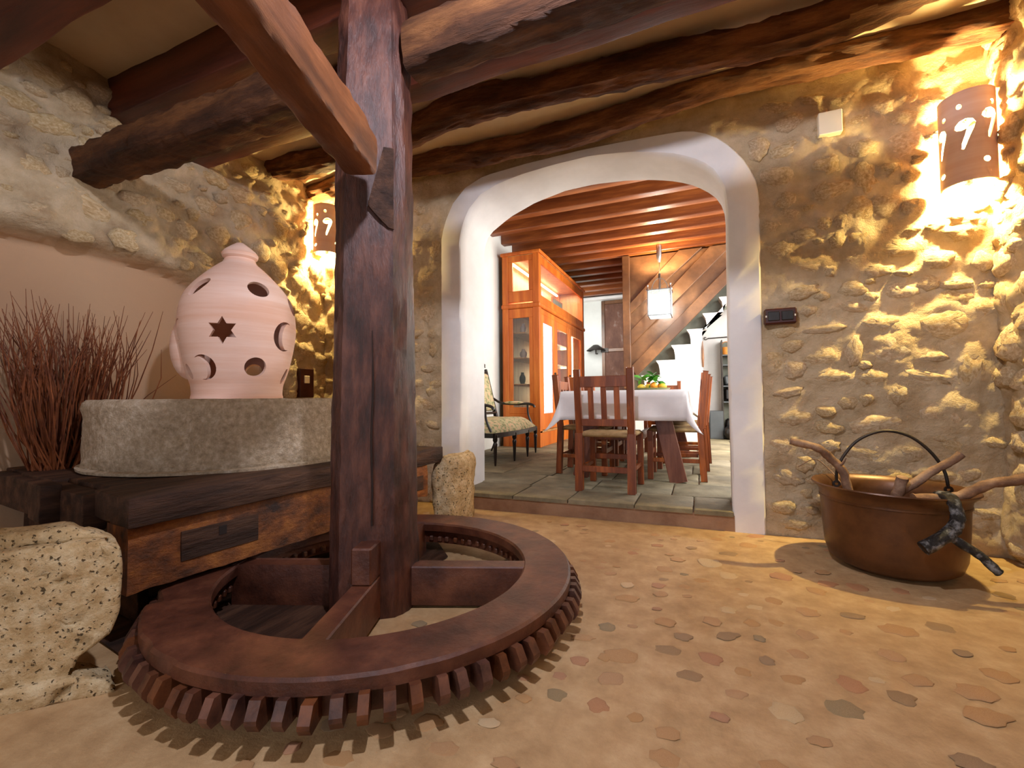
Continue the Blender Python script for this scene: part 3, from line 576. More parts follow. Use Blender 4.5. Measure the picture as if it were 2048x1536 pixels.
bm = B(); bar(bm, d*.10+Vector((0, 0, .235)), d*.235+Vector((0, 0, .235)), .075, .135, .006); link('wedge_block', bm, M_gear, gear)
bd_ = B(); PB = [(-2.2, .95), (-1.7, .88), (-1.28, .98), (-1.22, 1.34), (-1.26, 2.1), (-1.5, 2.35), (-2.2, 2.3)]
A_ = [bd_.verts.new((x, y, .0035)) for x, y in PB]; C_ = [bd_.verts.new((x, y, .009)) for x, y in PB]; bd_.faces.new(A_[::-1]); bd_.faces.new(C_)
for k in range(len(PB)): bd_.faces.new((A_[k], A_[(k+1) % len(PB)], C_[(k+1) % len(PB)], C_[k]))
tag(link('dark_board', bd_, M_slab), 'thin dark board lying on the floor under the left half of the toothed wheel', 'board')  # thin dark layer over the floor under the wheel's left half
# ================================================================ mill: platform frame, stones
ex = Vector((-math.cos(math.radians(9)), math.sin(math.radians(9)), 0)); ey = Vector((math.sin(math.radians(4)), math.cos(math.radians(4)), 0))
plat = thing('mill_platform', 'dark brown heavy timber platform carrying the round millstone', 'platform', (-2.4, 1.7, .42))
def slabpart(nm, P, z0, z1, M, bev=.005, rgh=.004):
    bm = B(); n = len(P); A = [bm.verts.new((x, y, z0)) for x, y in P]; C = [bm.verts.new((x, y, z1)) for x, y in P]
    bm.faces.new(A[::-1]); bm.faces.new(C)
    for k in range(n): bm.faces.new((A[k], A[(k+1) % n], C[(k+1) % n], C[k]))
    bmesh.ops.recalc_face_normals(bm, faces=bm.faces)
    bmesh.ops.bevel(bm, geom=list(bm.edges), offset=bev, segments=2, affect='EDGES', profile=.5)
    bmesh.ops.subdivide_edges(bm, edges=[e for e in bm.edges if e.calc_length() > .12], cuts=10, use_grid_fill=True)
    for v in bm.verts: v.co += Vector((nz(v.co, 7), nz(v.co+Vector((5, 0, 0)), 7), nz(v.co+Vector((0, 5, 0)), 7)))*rgh
    o = link(nm, bm, M, plat, 40); o.location = (2.4, -1.7, -.42); return o
slabpart('edge_timber', [(-1.765, .893), (-1.63, 2.66), (-2.03, 2.69), (-2.10, .955)], .42, .52, M_slab)
slabpart('top_plank', [(-2.11, 1.01), (-2.035, 2.68), (-2.50, 2.72), (-2.56, 1.07)], .41, .515, M_slab)
slabpart('top_plank', [(-2.57, 1.02), (-2.505, 2.72), (-2.95, 2.75), (-3.0, 1.08)], .41, .512, M_slab)
slabpart('top_plank', [(-3.01, 1.10), (-2.955, 2.75), (-3.33, 2.75), (-3.35, 1.15)], .41, .51, M_slab)
slabpart('left_bearer', [(-2.12, .93), (-2.11, 1.0), (-3.3, 1.16), (-3.32, 1.07)], .36, .50, M_slab)
slabpart('bearer_post', [(-2.35, .90), (-2.34, .96), (-2.52, .99), (-2.53, .93)], .38, .525, M_slab)
slabpart('lower_board', [(-1.95, 1.02), (-1.95, 1.06), (-3.3, 1.25), (-3.3, 1.2)], .02, .41, M_slab)
# worn orange side beam with dark plates standing for its shaded mortises
ob = thing('side_beam', 'worn orange-brown squared beam with dark plates for mortise holes under the platform edge', 'beam', (-1.80, .905, .19))
oa, oq = Vector((-1.85, .915, 0)), Vector((-1.70, 2.50, 0)); dr = (oq-oa).normalized(); nr = Vector((dr.y, -dr.x, 0))
bm = B(); rows = []
for i in range(61):
    t = i/60; p = oa+(oq-oa)*t; sag = -.02*math.sin(t*PI)*0+.035*math.exp(-((t-.93)/.1)**2)
    rg = []
    for b_, z in ((.05, .19), (.055, .25), (.055, .31), (.055, .37), (.05, .418), (-.1, .418), (-.1, .19)):
        zz = z+(sag if z < .2 else 0)+.006*nz((t*3, z*5, 2), 4)*(z < .4)
        q = p+nr*(b_+.004*nz((t*8, z*20, 0), 3)); rg.append(bm.verts.new((q.x, q.y, zz)))
    rows.append(rg)
for a, b in zip(rows, rows[1:]):
    for k in range(7): bm.faces.new((a[k], a[(k+1) % 7], b[(k+1) % 7], b[k]))
bm.faces.new(rows[0][::-1]); bm.faces.new(rows[-1]); bmesh.ops.recalc_face_normals(bm, faces=bm.faces)
o = link('beam_body', bm, M_ochre, ob, 40); o.location = (1.80, -.905, -.19)
for t0, t1, z0, z1 in ((.10, .285, .255, .365), (.87, .97, .27, .36)):
    a = oa+(oq-oa)*t0+nr*.05; b = oa+(oq-oa)*t1+nr*.05
    bm = B(); bar(bm, a+Vector((0, 0, (z0+z1)/2)), b+Vector((0, 0, (z0+z1)/2)), .02, z1-z0, .002); o = link('recess_shade_plate', bm, M_slab, ob); o.location = (1.80, -.905, -.19)  # dark plates colour in the shade of the open mortises
    m_ = (a+b)/2; bm = B(); box(bm, m_+Vector((0, 0, z1-.03))+nr*.006, (.012, .03, .035), Rz(math.atan2(dr.y, dr.x)-PI/2), .001); o = link('worm_hole', bm, M_dark, ob); o.location = (1.80, -.905, -.19)
def rough_block(name, P, z0, z1, label, M, amp=.012, top=None, cuts=14, par=None, bev=.02, rnds=4):
    """P: outline (x,y), extruded z0..z1"""
    bm = B(); n = len(P); A = [bm.verts.new((x, y, z0)) for x, y in P]; C = [bm.verts.new((x, y, z1)) for x, y in P]
    bm.faces.new(A[::-1]); bm.faces.new(C)
    for k in range(n): bm.faces.new((A[k], A[(k+1) % n], C[(k+1) % n], C[k]))
    bmesh.ops.recalc_face_normals(bm, faces=bm.faces)
    bmesh.ops.bevel(bm, geom=list(bm.edges), offset=bev, segments=3, affect='EDGES', profile=.5)
    bmesh.ops.subdivide_edges(bm, edges=[e for e in bm.edges if e.calc_length() > .05], cuts=cuts, use_grid_fill=True)
    bmesh.ops.triangulate(bm, faces=[f_ for f_ in bm.faces if len(f_.verts) > 4])
    for v in bm.verts:
        q = v.co; v.co = q+Vector((nz(q, 6), nz(q+Vector((9, 0, 0)), 6), nz(q+Vector((0, 9, 0)), 6)))*amp
    o = link(name, bm, M, par, 60)
    return o
# near tuff block: face drawn in the plane of its front, thickness away from the camera
A0, A1 = Vector((-2.15, .25, 0)), Vector((-1.615, .80, 0)); fd = (A1-A0).normalized(); bd = Vector((-.93, .37, 0))
tb_ = thing('tuff_block', 'big pitted pale tuff block at the lower left carrying the beam end', 'stone block', tuple(A1))
def block_part(nm, prof, thick, M, off=0, amp=.004):
    bm = B(); F = []; K = []
    for s, z in prof:
        p = A1-fd*s; F.append(bm.verts.new((p.x-bd.x*off, p.y-bd.y*off, z))); K.append(bm.verts.new((p.x+bd.x*thick, p.y+bd.y*thick, z)))
    n = len(prof); bm.faces.new(F); bm.faces.new(K[::-1])
    for k in range(n): bm.faces.new((F[k], K[k], K[(k+1) % n], F[(k+1) % n]))
    bmesh.ops.recalc_face_normals(bm, faces=bm.faces)
    bmesh.ops.bevel(bm, geom=list(bm.edges), offset=.012, segments=2, affect='EDGES', profile=.5, clamp_overlap=True)
    bmesh.ops.triangulate(bm, faces=[f_ for f_ in bm.faces if len(f_.verts) > 4])
    for _ in range(4):
        bmesh.ops.subdivide_edges(bm, edges=[e for e in bm.edges if e.calc_length() > .035], cuts=1)
        bmesh.ops.triangulate(bm, faces=[f_ for f_ in bm.faces if len(f_.verts) > 4])
    bm.normal_update()
    for v in bm.verts:
        q = v.co.copy(); pit = max(0, noise.noise(q*38)-.42)*.09+max(0, noise.noise(q*17)-.5)*.12
        v.co = q+Vector((nz(q, 6), nz(q+Vector((9, 0, 0)), 6), nz(q+Vector((0, 9, 0)), 6)))*amp-v.normal*pit
    o = link(nm, bm, M, tb_, 70); o.location = -Vector(tb_.location); return o
block_part('block_body', [(0, .415), (-.005, .30), (.0, .20), (.02, .155), (.06, .125), (.095, .10), (.105, .05), (.105, -.01), (.72, -.01), (.72, .40), (.3, .43), (.05, .435), (.02, .43)], .16, M_tuff)
block_part('top_stone', [(.02, .43), (.12, .475), (.2, .47), (.3, .475), (.72, .46), (.72, .40), (.3, .42)], .155, M_tuff, -.05)
block_part('block_foot', [(.02, .03), (.0, -.01), (.3, -.01), (.3, .06), (.1, .06)], .1, M_tuff, .03)
# far tuff block
fb = rough_block('end_block', [(-1.70, 2.60), (-1.53, 2.66), (-1.49, 2.86), (-1.56, 3.0), (-1.72, 2.95)], -.02, .46, '', M_tuff, .022, bev=.05, cuts=8)
tag(fb, 'upright rough pale stone block at the far end of the platform beside the arch', 'stone block')
# millstone
mst = thing('millstone', 'thick round pale grey-beige millstone lying flat on the dark platform', 'millstone', (-2.52, 1.82, .52))
bm = B(); prof = [(0, .0), (.655, .0), (.672, .02)]+[(.675-.008*math.sin(k*PI/12), .02+.3*k/12) for k in range(1, 12)]+[(.668, .325), (.65, .338)]+[(.65*(1-k/8), .338) for k in range(1, 9)]
lathe(bm, prof, 150)
for v in bm.verts:
    q = v.co.copy(); R = math.hypot(q.x, q.y)
    if R > .3: v.co += Vector((q.x/R, q.y/R, 0))*(nz(q, 5)*.012+nz(q, 22, 3)*.006)
    v.co.z += .003*nz(q, 9)
link('stone_disc', bm, M_mill, mst, 60)
bm = B(); lathe(bm, [(.6, 0), (.69, 0), (.692, .012), (.66, .022), (.6, .022)], 90, close=True)
for v in bm.verts: v.co *= 1+.008*noise.noise(v.co*9)
link('mortar_bed', bm, M_mill, mst, 60)
# ---------------------------------------------------------------- boolean helper
def cut(o, cutters):
    for c in cutters:
        md = o.modifiers.new('b', 'BOOLEAN'); md.operation = 'DIFFERENCE'; md.object = c; md.solver = 'EXACT'
    dg = bpy.context.evaluated_depsgraph_get(); me = bpy.data.meshes.new_from_object(o.evaluated_get(dg))
    o.modifiers.clear(); o.data = me
    for p in me.polygons: p.use_smooth = True
    me.set_sharp_from_angle(angle=math.radians(35))
    for c in cutters: bpy.data.objects.remove(c)
def prism(pts, origin, x, y, d, l0, l1):
    bm = B(); A = [bm.verts.new(Vector(origin)+x*a+y*b+d*l0) for a, b in pts]; C = [bm.verts.new(Vector(origin)+x*a+y*b+d*l1) for a, b in pts]
    bm.faces.new(A); bm.faces.new(C[::-1])
    for k in range(len(pts)): bm.faces.new((A[k], C[k], C[(k+1) % len(pts)], A[(k+1) % len(pts)]))
    bmesh.ops.recalc_face_normals(bm, faces=bm.faces); me = bpy.data.meshes.new('c'); bm.to_mesh(me); bm.free()
    o = bpy.data.objects.new('c', me); COL.objects.link(o); return o
circ = lambda R, sx=1, rot=0, n=24: [((R*sx*math.cos(k*2*PI/n))*math.cos(rot)-R*math.sin(k*2*PI/n)*math.sin(rot), (R*sx*math.cos(k*2*PI/n))*math.sin(rot)+R*math.sin(k*2*PI/n)*math.cos(rot)) for k in range(n)]
star = lambda R: [((R if k % 2 == 0 else R*.56)*math.sin(k*PI/6), (R if k % 2 == 0 else R*.56)*math.cos(k*PI/6)) for k in range(12)]
def cres(R, rot=0, flip=1):
    P = [(R*math.cos(a), R*math.sin(a)) for a in [math.radians(60+k*240/16) for k in range(17)]]+[(R*.42+.74*R*math.cos(a), .95*R*math.sin(a)) for a in [math.radians(250-k*140/10) for k in range(11)]]
    P = [(x*flip, y) for x, y in P]
    return [(x*math.cos(rot)-y*math.sin(rot), x*math.sin(rot)+y*math.cos(rot)) for x, y in P]
# ---------------------------------------------------------------- terracotta lantern
lan = thing('terracotta_lantern', 'large domed pinkish terracotta lantern with star, moon and round cut-outs standing on the millstone', 'lantern', (-2.51, 1.815, .859))
op = [(.272, 0), (.272, .012), (.268, .03), (.272, .075), (.284, .11), (.308, .175), (.34, .31), (.352, .41), (.343, .515), (.318, .59), (.28, .645), (.222, .705), (.158, .762), (.105, .802)]
op = [(a*.86, b) for a, b in op]; sp = [(p.x, p.y) for p in smoothpts([(a, b, 0) for a, b in op], 4)]
prof = sp+[(.078, .828), (.092, .84), (.096, .857), (.082, .878), (.05, .905), (.02, .928), (.0, .932), (0, .80)]+[(max(.001, a-.024), b-.004) for a, b in sp[::-1][2:]]
prof = [p for i, p in enumerate(prof)]
bm = B(); lathe(bm, prof[:-1]+[(.248, 0)], 72); 
bmesh.ops.remove_doubles(bm, verts=bm.verts, dist=1e-5)
# close base ring
be = [e for e in bm.edges if e.is_boundary]; bmesh.ops.bridge_loops(bm, edges=be) if be else None
bmesh.ops.recalc_face_normals(bm, faces=bm.faces)
body = link('lantern_body', bm, M_terra, lan, 40)
az0 = math.atan2(-1.80, 2.52); cs = []
body.parent = None; body.location = (0, 0, 0)
for al, z, P in ((20, .605, circ(.052, 1.1)), (17, .175, circ(.055)), (-15.5, .365, star(.074)), (50, .36, cres(.085)), (-47, .60, circ(.07, .5, -.7)), (-39, .17, cres(.07, .2, -1)), (-64, .15, circ(.045, .5, .3)), (73, .54, circ(.055)), (66, .13, circ(.05, .4, -.3)), (-74, .38, cres(.06)),
                 (160, .17, circ(.05))):
    a = az0+math.radians(al); d = Vector((math.cos(a), math.sin(a), 0)); x = Vector((-math.sin(a), math.cos(a), 0))
    tilt = math.radians(22) if z > .5 else (math.radians(-18) if z < .25 else 0)
    d2 = d*math.cos(tilt)+Vector((0, 0, 1))*math.sin(tilt); y2 = Vector((0, 0, 1))*math.cos(tilt)-d*math.sin(tilt)
    base = {True: .19, False: .21}[z > .5]
    cs.append(prism(P, d*(base+.05)+Vector((0, 0, z)), x, y2, d2, -.09, .2))
cut(body, cs); body.parent = lan
bm = B(); bmesh.ops.create_uvsphere(bm, u_segments=24, v_segments=14, radius=1)
for v in bm.verts: v.co = Vector((v.co.x*.10, v.co.y*.10, v.co.z*.19))
o = link('side_bulge', bm, M_terra, lan, 60); a = az0+math.radians(-97); o.location = (.235*math.cos(a), .235*math.sin(a), .30)
# ---------------------------------------------------------------- sconces
def sconce(loc, facing, label, z0, z1, R=.12, flip=1):
    """half-cylinder terracotta shade, axis vertical, open top and bottom; facing = outward azimuth"""
    t = thing('wall_sconce', label, 'wall lamp', (loc[0], loc[1], z0)); h = z1-z0
    bm = B(); n = 30; rings = []
    for Rr, zz in ((R, 0), (R, h), (R-.008, h), (R-.008, 0)):
        rings.append([bm.verts.new((Rr*math.cos(facing-PI/2+PI*k/n), Rr*math.sin(facing-PI/2+PI*k/n), zz)) for k in range(n+1)])
    for i in range(4):
        a, b = rings[i], rings[(i+1) % 4]
        for k in range(n): bm.faces.new((a[k], a[k+1], b[k+1], b[k]))
    bm.faces.new([rings[i][0] for i in range(4)]); bm.faces.new([rings[i][n] for i in range(4)][::-1])
    bmesh.ops.recalc_face_normals(bm, faces=bm.faces)
    o = link('shade', bm, M_terra, None, 40); cs = []
    comma = [(-.035, .05), (-.02, .068), (.005, .075), (.03, .066), (.04, .045), (.034, .02), (.018, -.02), (.0, -.07), (-.006, -.083), (-.014, -.078), (-.012, -.05), (.0, -.01), (.008, .022), (-.012, .018), (-.03, .024), (-.038, .036)]
    for al, z, P in ((-12, h*.83, circ(.014, .8, .3)), (-48, h*.76, circ(.013, .8)), (-2, h*.52, comma), (-58, h*.5, [(x*.75, y) for x, y in comma]), (-58, h*.14, circ(.015)), (52, h*.6, comma), (40, h*.2, circ(.015)), (60, h*.82, circ(.014))):
        a = facing+math.radians(al*flip); d = Vector((math.cos(a), math.sin(a), 0)); x = Vector((-math.sin(a), math.cos(a), 0))*flip
        cs.append(prism(P, Vector((0, 0, z)), x, Vector((0, 0, 1)), d, R*.6, R*1.4))
    cut(o, cs); o.parent = t
    bm = B(); bmesh.ops.create_uvsphere(bm, u_segments=16, v_segments=10, radius=.022)
    o = link('bulb', bm, M_glow, t, 60); fx, fy = math.cos(facing), math.sin(facing); o.location = (fx*.06, fy*.06, .07)
    bm = B(); lathe(bm, [(0, .0), (.016, .0), (.016, .05), (0, .05)], 14); o = link('lamp_holder', bm, M_black, t, 30); o.location = (fx*.045, fy*.045, .0)
    bm = B(); bar(bm, (-.03*fx, -.03*fy, .02), (fx*.045, fy*.045, .02), .012, .012, 0); link('bracket', bm, M_black, t)
    return t
sconce((1.338, 3.085), math.radians(-115), 'terracotta half-cylinder wall lamp with cut-outs glowing in the right corner', 1.945, 2.42, .11)
sconce((-3.10, 3.07), math.radians(-40), 'terracotta half-cylinder wall lamp glowing in the left corner behind the post', 2.17, 2.60, .115)
# ---------------------------------------------------------------- switches on the walls
def plate(name, label, c, s, ax, M, bev=.004):
    """ax 'y': on the arch wall facing -y ; 'x': on left wall facing +x"""
    t = thing(name, label, 'switch plate' if 'switch' in name else 'wall box', c)
    return t
t = plate('light_switch', 'black double switch in a dark frame on the stone wall right of the arch', (.462, YW-.055, 1.333), None, 'y', None)
link('frame', box(B(), (0, .015, 0), (.172, .05, .094), bev=.008), M_frame, t); 
for sx in (-1, 1): link('rocker', box(B(), (sx*.036, -.012, 0), (.062, .012, .055), bev=.003), M_black, t)
for sx in (-1, 1): link('screw', box(B(), (sx*.076, -.0105, 0), (.008, .006, .012), bev=.001), M_plastic, t)
t = thing('switch_box', 'tall dark red switch plate with pale button on the left wall behind the millstone', 'switch plate', (XL+.045, 2.92, 1.0))
link('frame', box(B(), (-.015, 0, 0), (.05, .15, .25), bev=.004), M_frame, t); link('button', box(B(), (.012, -.005, .03), (.012, .055, .065), bev=.003), M_plastic, t)
t = thing('junction_box_cover', 'square white cover plate high on the stone wall right of the arch', 'cover plate', (.745, YW-.05, 2.458))
link('cover', box(B(), (0, .012, 0), (.118, .05, .135), bev=.004), M_plastic, t)
# ---------------------------------------------------------------- twig bundle
tw = B(); rnd = random.Random(3)
for i in range(260):
    a = rnd.uniform(0, 2*PI); q = math.sqrt(rnd.random())*.115; bx_, by_ = q*math.cos(a), q*math.sin(a)*1.2
    ln = rnd.uniform(.55, .86); lean = Vector((bx_*2.0+rnd.gauss(0, .05), by_*1.1+rnd.gauss(0, .06), ln)); cur = Vector((rnd.gauss(0, .03), rnd.gauss(0, .05), 0))
    if i == 0: lean = Vector((.05, .40, .50)); cur = Vector((0, -.06, 0))
    P = [Vector((bx_, by_, 0))+lean*t+cur*(4*t*(1-t)) for t in (0, .25, .5, .75, 1)]
    tube(tw, P, [.0042, .0038, .0032, .0024, .001], 4, False)
o = link('twig_bundle', tw, M_twig, None, None); o.location = (-3.06, 1.26, .512); o['kind'] = 'stuff'
tag(o, 'fanning bundle of dry reddish brown twigs behind the millstone at the left wall', 'twigs')
# ================================================================ cauldron and branches
CX, CY = .862, 2.79
pot = thing('copper_cauldron', 'wide brown copper cauldron with arched iron handle on the floor in the right corner', 'cauldron', (CX, CY, 0))
prof = [(0, .0), (.14, .0), (.215, .012), (.255, .04), (.272, .09), (.281, .2), (.287, .33), (.295, .37), (.318, .392), (.325, .398), (.322, .404), (.312, .4), (.285, .375), (.278, .33), (.272, .2), (.262, .09), (.24, .05), (.2, .025), (0, .015)]
bm = B(); lathe(bm, prof, 64)
for v in bm.verts: v.co += Vector((v.co.x, v.co.y, 0))*.006*noise.noise(v.co*7); v.co.z += .06*(v.co.z/.4)*(-v.co.x*.25)
link('bowl', bm, M_copper, pot, 40)
bm = B(); hx = [(-.205, 0, .39), (-.2, 0, .46), (-.165, 0, .54), (-.1, 0, .62), (.0, 0, .665), (.1, 0, .645), (.18, 0, .575), (.235, 0, .48), (.25, 0, .39)]
tube(bm, smoothpts(hx, 5), .0075, 8); o = link('handle', bm, M_iron, pot, 60); o.location = (.0, .06, 0)
for x_ in (-.205, .25):
    bm = B(); lathe(bm, [(.008, -.004), (.018, -.004), (.018, .004), (.008, .004)], 14, close=True); o = link('handle_eye', bm, M_iron, pot, 30); o.location = (x_, .06, .385); o.rotation_euler = (PI/2, 0, 0)
bm = B(); lathe(bm, [(.284, .326), (.292, .33), (.292, .338), (.286, .342)], 64); link('rim_band', bm, M_copper, pot, 40)
def branch(name, label, segs, M=M_bark, group=None):
    bm = B()
    for P, R in segs:
        P2 = smoothpts(P, 6); n = len(P2); RR = [R[0]+(R[1]-R[0])*i/(n-1) for i in range(n)]
        RR = [q*(1+.16*noise.noise(Vector((i*.5, R[0]*90, 1)))) for i, q in enumerate(RR)]
        P3 = [p+Vector((noise.noise(p*9), noise.noise(p*9+Vector((3, 0, 0))), noise.noise(p*9+Vector((0, 3, 0)))))*.012 for p in P2]
        tube(bm, P3, RR, 10, True, .1)
    o = link(name, bm, M, None, 60); return tag(o, label, 'branch')
branch('forked_branch', 'thick crooked branch leaning out of the cauldron to the left', [([(.76, 2.74, .03), (.70, 2.76, .30), (.668, 2.76, .45), (.60, 2.74, .535), (.54, 2.72, .585), (.43, 2.72, .615)], (.022, .019)), ([(.64, 2.755, .49), (.655, 2.73, .50), (.67, 2.72, .53)], (.008, .002))])
branch('sawn_branch', 'short forked branch with pale sawn ends standing in the middle of the cauldron', [([(.90, 2.80, .03), (.865, 2.73, .30), (.872, 2.70, .385), (.885, 2.69, .46)], (.026, .024)), ([(.868, 2.715, .37), (.95, 2.72, .44), (1.05, 2.73, .52), (1.115, 2.74, .575)], (.022, .017))])
branch('long_branch', 'long grey-brown branch lying over the cauldron rim towards the right edge', [([(.875, 2.55, .385), (.99, 2.56, .392), (1.10, 2.58, .435), (1.20, 2.60, .47), (1.33, 2.62, .50), (1.44, 2.6, .49)], (.027, .018))])
branch('charred_branch', 'black charred forked branch with silver glints in its colour, hanging over the front of the cauldron', [([(.975, 2.60, .40), (.985, 2.50, .405), (.985, 2.465, .34), (.955, 2.455, .27), (.86, 2.43, .20)], (.022, .028)), ([(.955, 2.455, .255), (1.02, 2.44, .205), (1.09, 2.43, .135)], (.016, .017))], M_char)
branch('thin_twig', 'thin dark twig sticking out of the cauldron behind its left rim', [([(.74, 2.95, .30), (.66, 3.02, .44), (.60, 3.04, .485), (.52, 3.07, .44)], (.004, .002))], M_bark)
# ================================================================ dining chairs
def chair(label, M=M_chair, slats=3, top=.94, wid=.40):
    t = thing('dining_chair', label, 'chair', (0, 0, 0)); w2 = wid/2
    for s in (-1, 1):
        bm = B(); A = [(s*w2, -.235, 0), (s*w2, -.215, .44), (s*w2*1.02, -.265, top)]
        bar(bm, A[0], A[1], .05, .05, .004, (0, 1, 0)); bar(bm, (s*w2, -.2152, .42), A[2], .05, .042, .005, (0, 1, 0)); link('back_leg', bm, M, t)
        bm = B(); bar(bm, (s*w2, .2, 0), (s*w2, .2, .43), .048, .048, .004, (0, 1, 0)); link('leg', bm, M, t)
        bm = B(); bar(bm, (s*w2, -.2, .17), (s*w2, .2, .17), .022, .034); link('stretcher', bm, M, t)
    def rail(nm, z0, z1, th=.022):
        yz = lambda z: -.215-.05*(z-.44)/(top-.44); bm = B(); bar(bm, (-w2, yz((z0+z1)/2), (z0+z1)/2), (w2, yz((z0+z1)/2), (z0+z1)/2), th, z1-z0, .003); link(nm, bm, M, t)
    rail('top_rail', top-.14, top-.055); rail('lower_rail', .50, .555)
    for k in range(slats):
        x = -w2+wid*(k+1)/(slats+1); yz = lambda z: -.215-.05*(z-.44)/(top-.44)
        bm = B(); bar(bm, (x, yz(.54), .54), (x, yz(top-.13), top-.13), .042, .014, .002, (0, 1, 0)); link('slat', bm, M, t)
    for y_, z in ((.2, .22), (-.222, .17)):
        bm = B(); bar(bm, (-w2, y_, z), (w2, y_, z), .022, .045); link('stretcher', bm, M, t)
    bm = B(); bar(bm, (-w2, .2, .385), (w2, .2, .385), .024, .05); link('seat_rail', bm, M, t)
    bm = B(); box(bm, (0, -.005, .432), (wid+.03, .44, .035), bev=.014); link('seat', bm, M_rush, t, 50)
    return t
c0 = chair('orange-brown slatted dining chair with its back to the arch, at the near table end')
c0.location = (-.668, 3.665, ZD); c0.rotation_euler.z = -.03; c0['group'] = 'dining chairs round the table'
G = 'dining chairs round the table'
dup(c0, (-.215, 4.34, ZD), PI/2+.02, 'slatted dining chair on the right side of the table, nearest the arch', G)
dup(c0, (-.18, 4.95, ZD), PI/2, 'slatted dining chair on the right side of the table, middle of that row', G)
dup(c0, (-.15, 5.52, ZD), PI/2, 'slatted dining chair on the right side of the table, farthest from the arch', G)
dup(c0, (-1.02, 4.36, ZD), -PI/2, 'slatted dining chair on the left side of the table, nearest the arch', G)
dup(c0, (-1.02, 4.98, ZD), -PI/2, 'slatted dining chair on the left side of the table, middle of that row', G)
dup(c0, (-1.02, 5.58, ZD), -PI/2, 'slatted dining chair on the left side of the table, farthest from the arch', G)
dup(c0, (-.46, 6.35, ZD), PI, 'pale slatted dining chair facing the camera behind the fruit at the far table end', G)
# ================================================================ table, cloth, fruit
TX0, TX1, TY0, TY1, TZ = -1.13, -.1, 3.82, 5.95, .905
tab = thing('dining_table', 'long dark trestle table with splayed plank legs under a white cloth', 'table', (-.615, 4.9, ZD))
link('tabletop', box(B(), (0, 0, TZ-ZD-.025), (TX1-TX0, TY1-TY0, .04), bev=.004), M_trestle, tab)
for y_ in (-.86, .86):
    for s in (-1, 1):
        bm = B(); bar(bm, (s*.40+.04*(s > 0), y_, .0), (s*.24+.04*(s > 0), y_, .735), .14, .045, .004, (0, 1, 0)); link('leg', bm, M_trestle, tab)
    bm = B(); bar(bm, (-.4, y_, .71), (.42, y_, .71), .07, .05); link('cross_rail', bm, M_trestle, tab)
bm = B(); bar(bm, (.02, -.86, .3), (.02, .86, .3), .035, .09); link('long_stretcher', bm, M_trestle, tab)
bm = B(); OV = .25; nx, ny = 44, 70; g = {}
for i in range(nx+1):
    for j in range(ny+1):
        X = TX0-OV+(TX1-TX0+2*OV)*i/nx; Y = TY0-OV+(TY1-TY0+2*OV)*j/ny
        cx_, cy_ = min(max(X, TX0), TX1), min(max(Y, TY0), TY1); ox, oy = X-cx_, Y-cy_; d = math.hypot(ox, oy)
        if d < 1e-6: p = (X, Y, TZ+.003)
        else:
            both = min(abs(ox), abs(oy))/OV; fl = .05+.42*both; d *= 1+.12*both; ux, uy = ox/d, oy/d
            rip = .012*math.sin(X*17+Y*13)*min(1, d/OV)*(1-both)
            p = (cx_+ux*(d*fl+.006+rip), cy_+uy*(d*fl+.006+rip), TZ+.003-d*math.sqrt(max(.1, 1-fl*fl)))
        g[i, j] = bm.verts.new(p)
for i in range(nx):
    for j in range(ny): bm.faces.new((g[i, j], g[i+1, j], g[i+1, j+1], g[i, j+1]))
cl = link('tablecloth', bm, M_cloth, None, 60); sm = cl.modifiers.new('s', 'SOLIDIFY'); sm.thickness = .003; sm.offset = 1
tag(cl, 'white linen cloth with pointed hanging corners over the dining table', 'tablecloth')
tr = B(); lathe(tr, [(0, 0), (.13, 0), (.168, .022), (.172, .03), (.16, .028), (.125, .01), (0, .008)], 40); o = link('fruit_dish', tr, M_olive, None, 50); o.location = (-.43, 4.62, TZ+.006)
tag(o, 'shallow olive-green round dish holding citrus fruit on the cloth', 'dish')
def fruit(nm, p, R, M, lab, lemon=False, grp=None):
    bm = B(); bmesh.ops.create_uvsphere(bm, u_segments=18, v_segments=12, radius=R)
    for v in bm.verts:
        if lemon: v.co.x *= 1.25+.9*max(0, abs(v.co.x)/R-.8)
        v.co *= 1+.03*noise.noise(v.co*40)
    o = link(nm, bm, M, None, 80); o.location = p; o.rotation_euler.z = random.uniform(-.7, .7); return tag(o, lab, 'fruit', grp)
z0 = TZ+.019
fruit('orange', (-.405, 4.535, z0+.034), .036, M_orange, 'bright orange at the front middle of the citrus dish')
fruit('orange', (-.345, 4.62, z0+.037), .034, M_orange, 'orange lying behind the front orange in the citrus dish')
fruit('lemon', (-.525, 4.57, z0+.028), .028, M_lemon, 'yellow lemon at the left front of the citrus dish', True)
fruit('lemon', (-.325, 4.555, z0+.03), .029, M_lemon, 'yellow lemon at the right end of the citrus dish', True)
fruit('lemon', (-.47, 4.67, z0+.03), .029, M_lemon, 'yellow lemon under the leaves at the back of the citrus dish', True)
spg = thing('citrus_sprig', 'leafy green citrus sprig lying over the fruit in the dish', 'leaves', (-.47, 4.6, z0+.05))
rnd = random.Random(5)
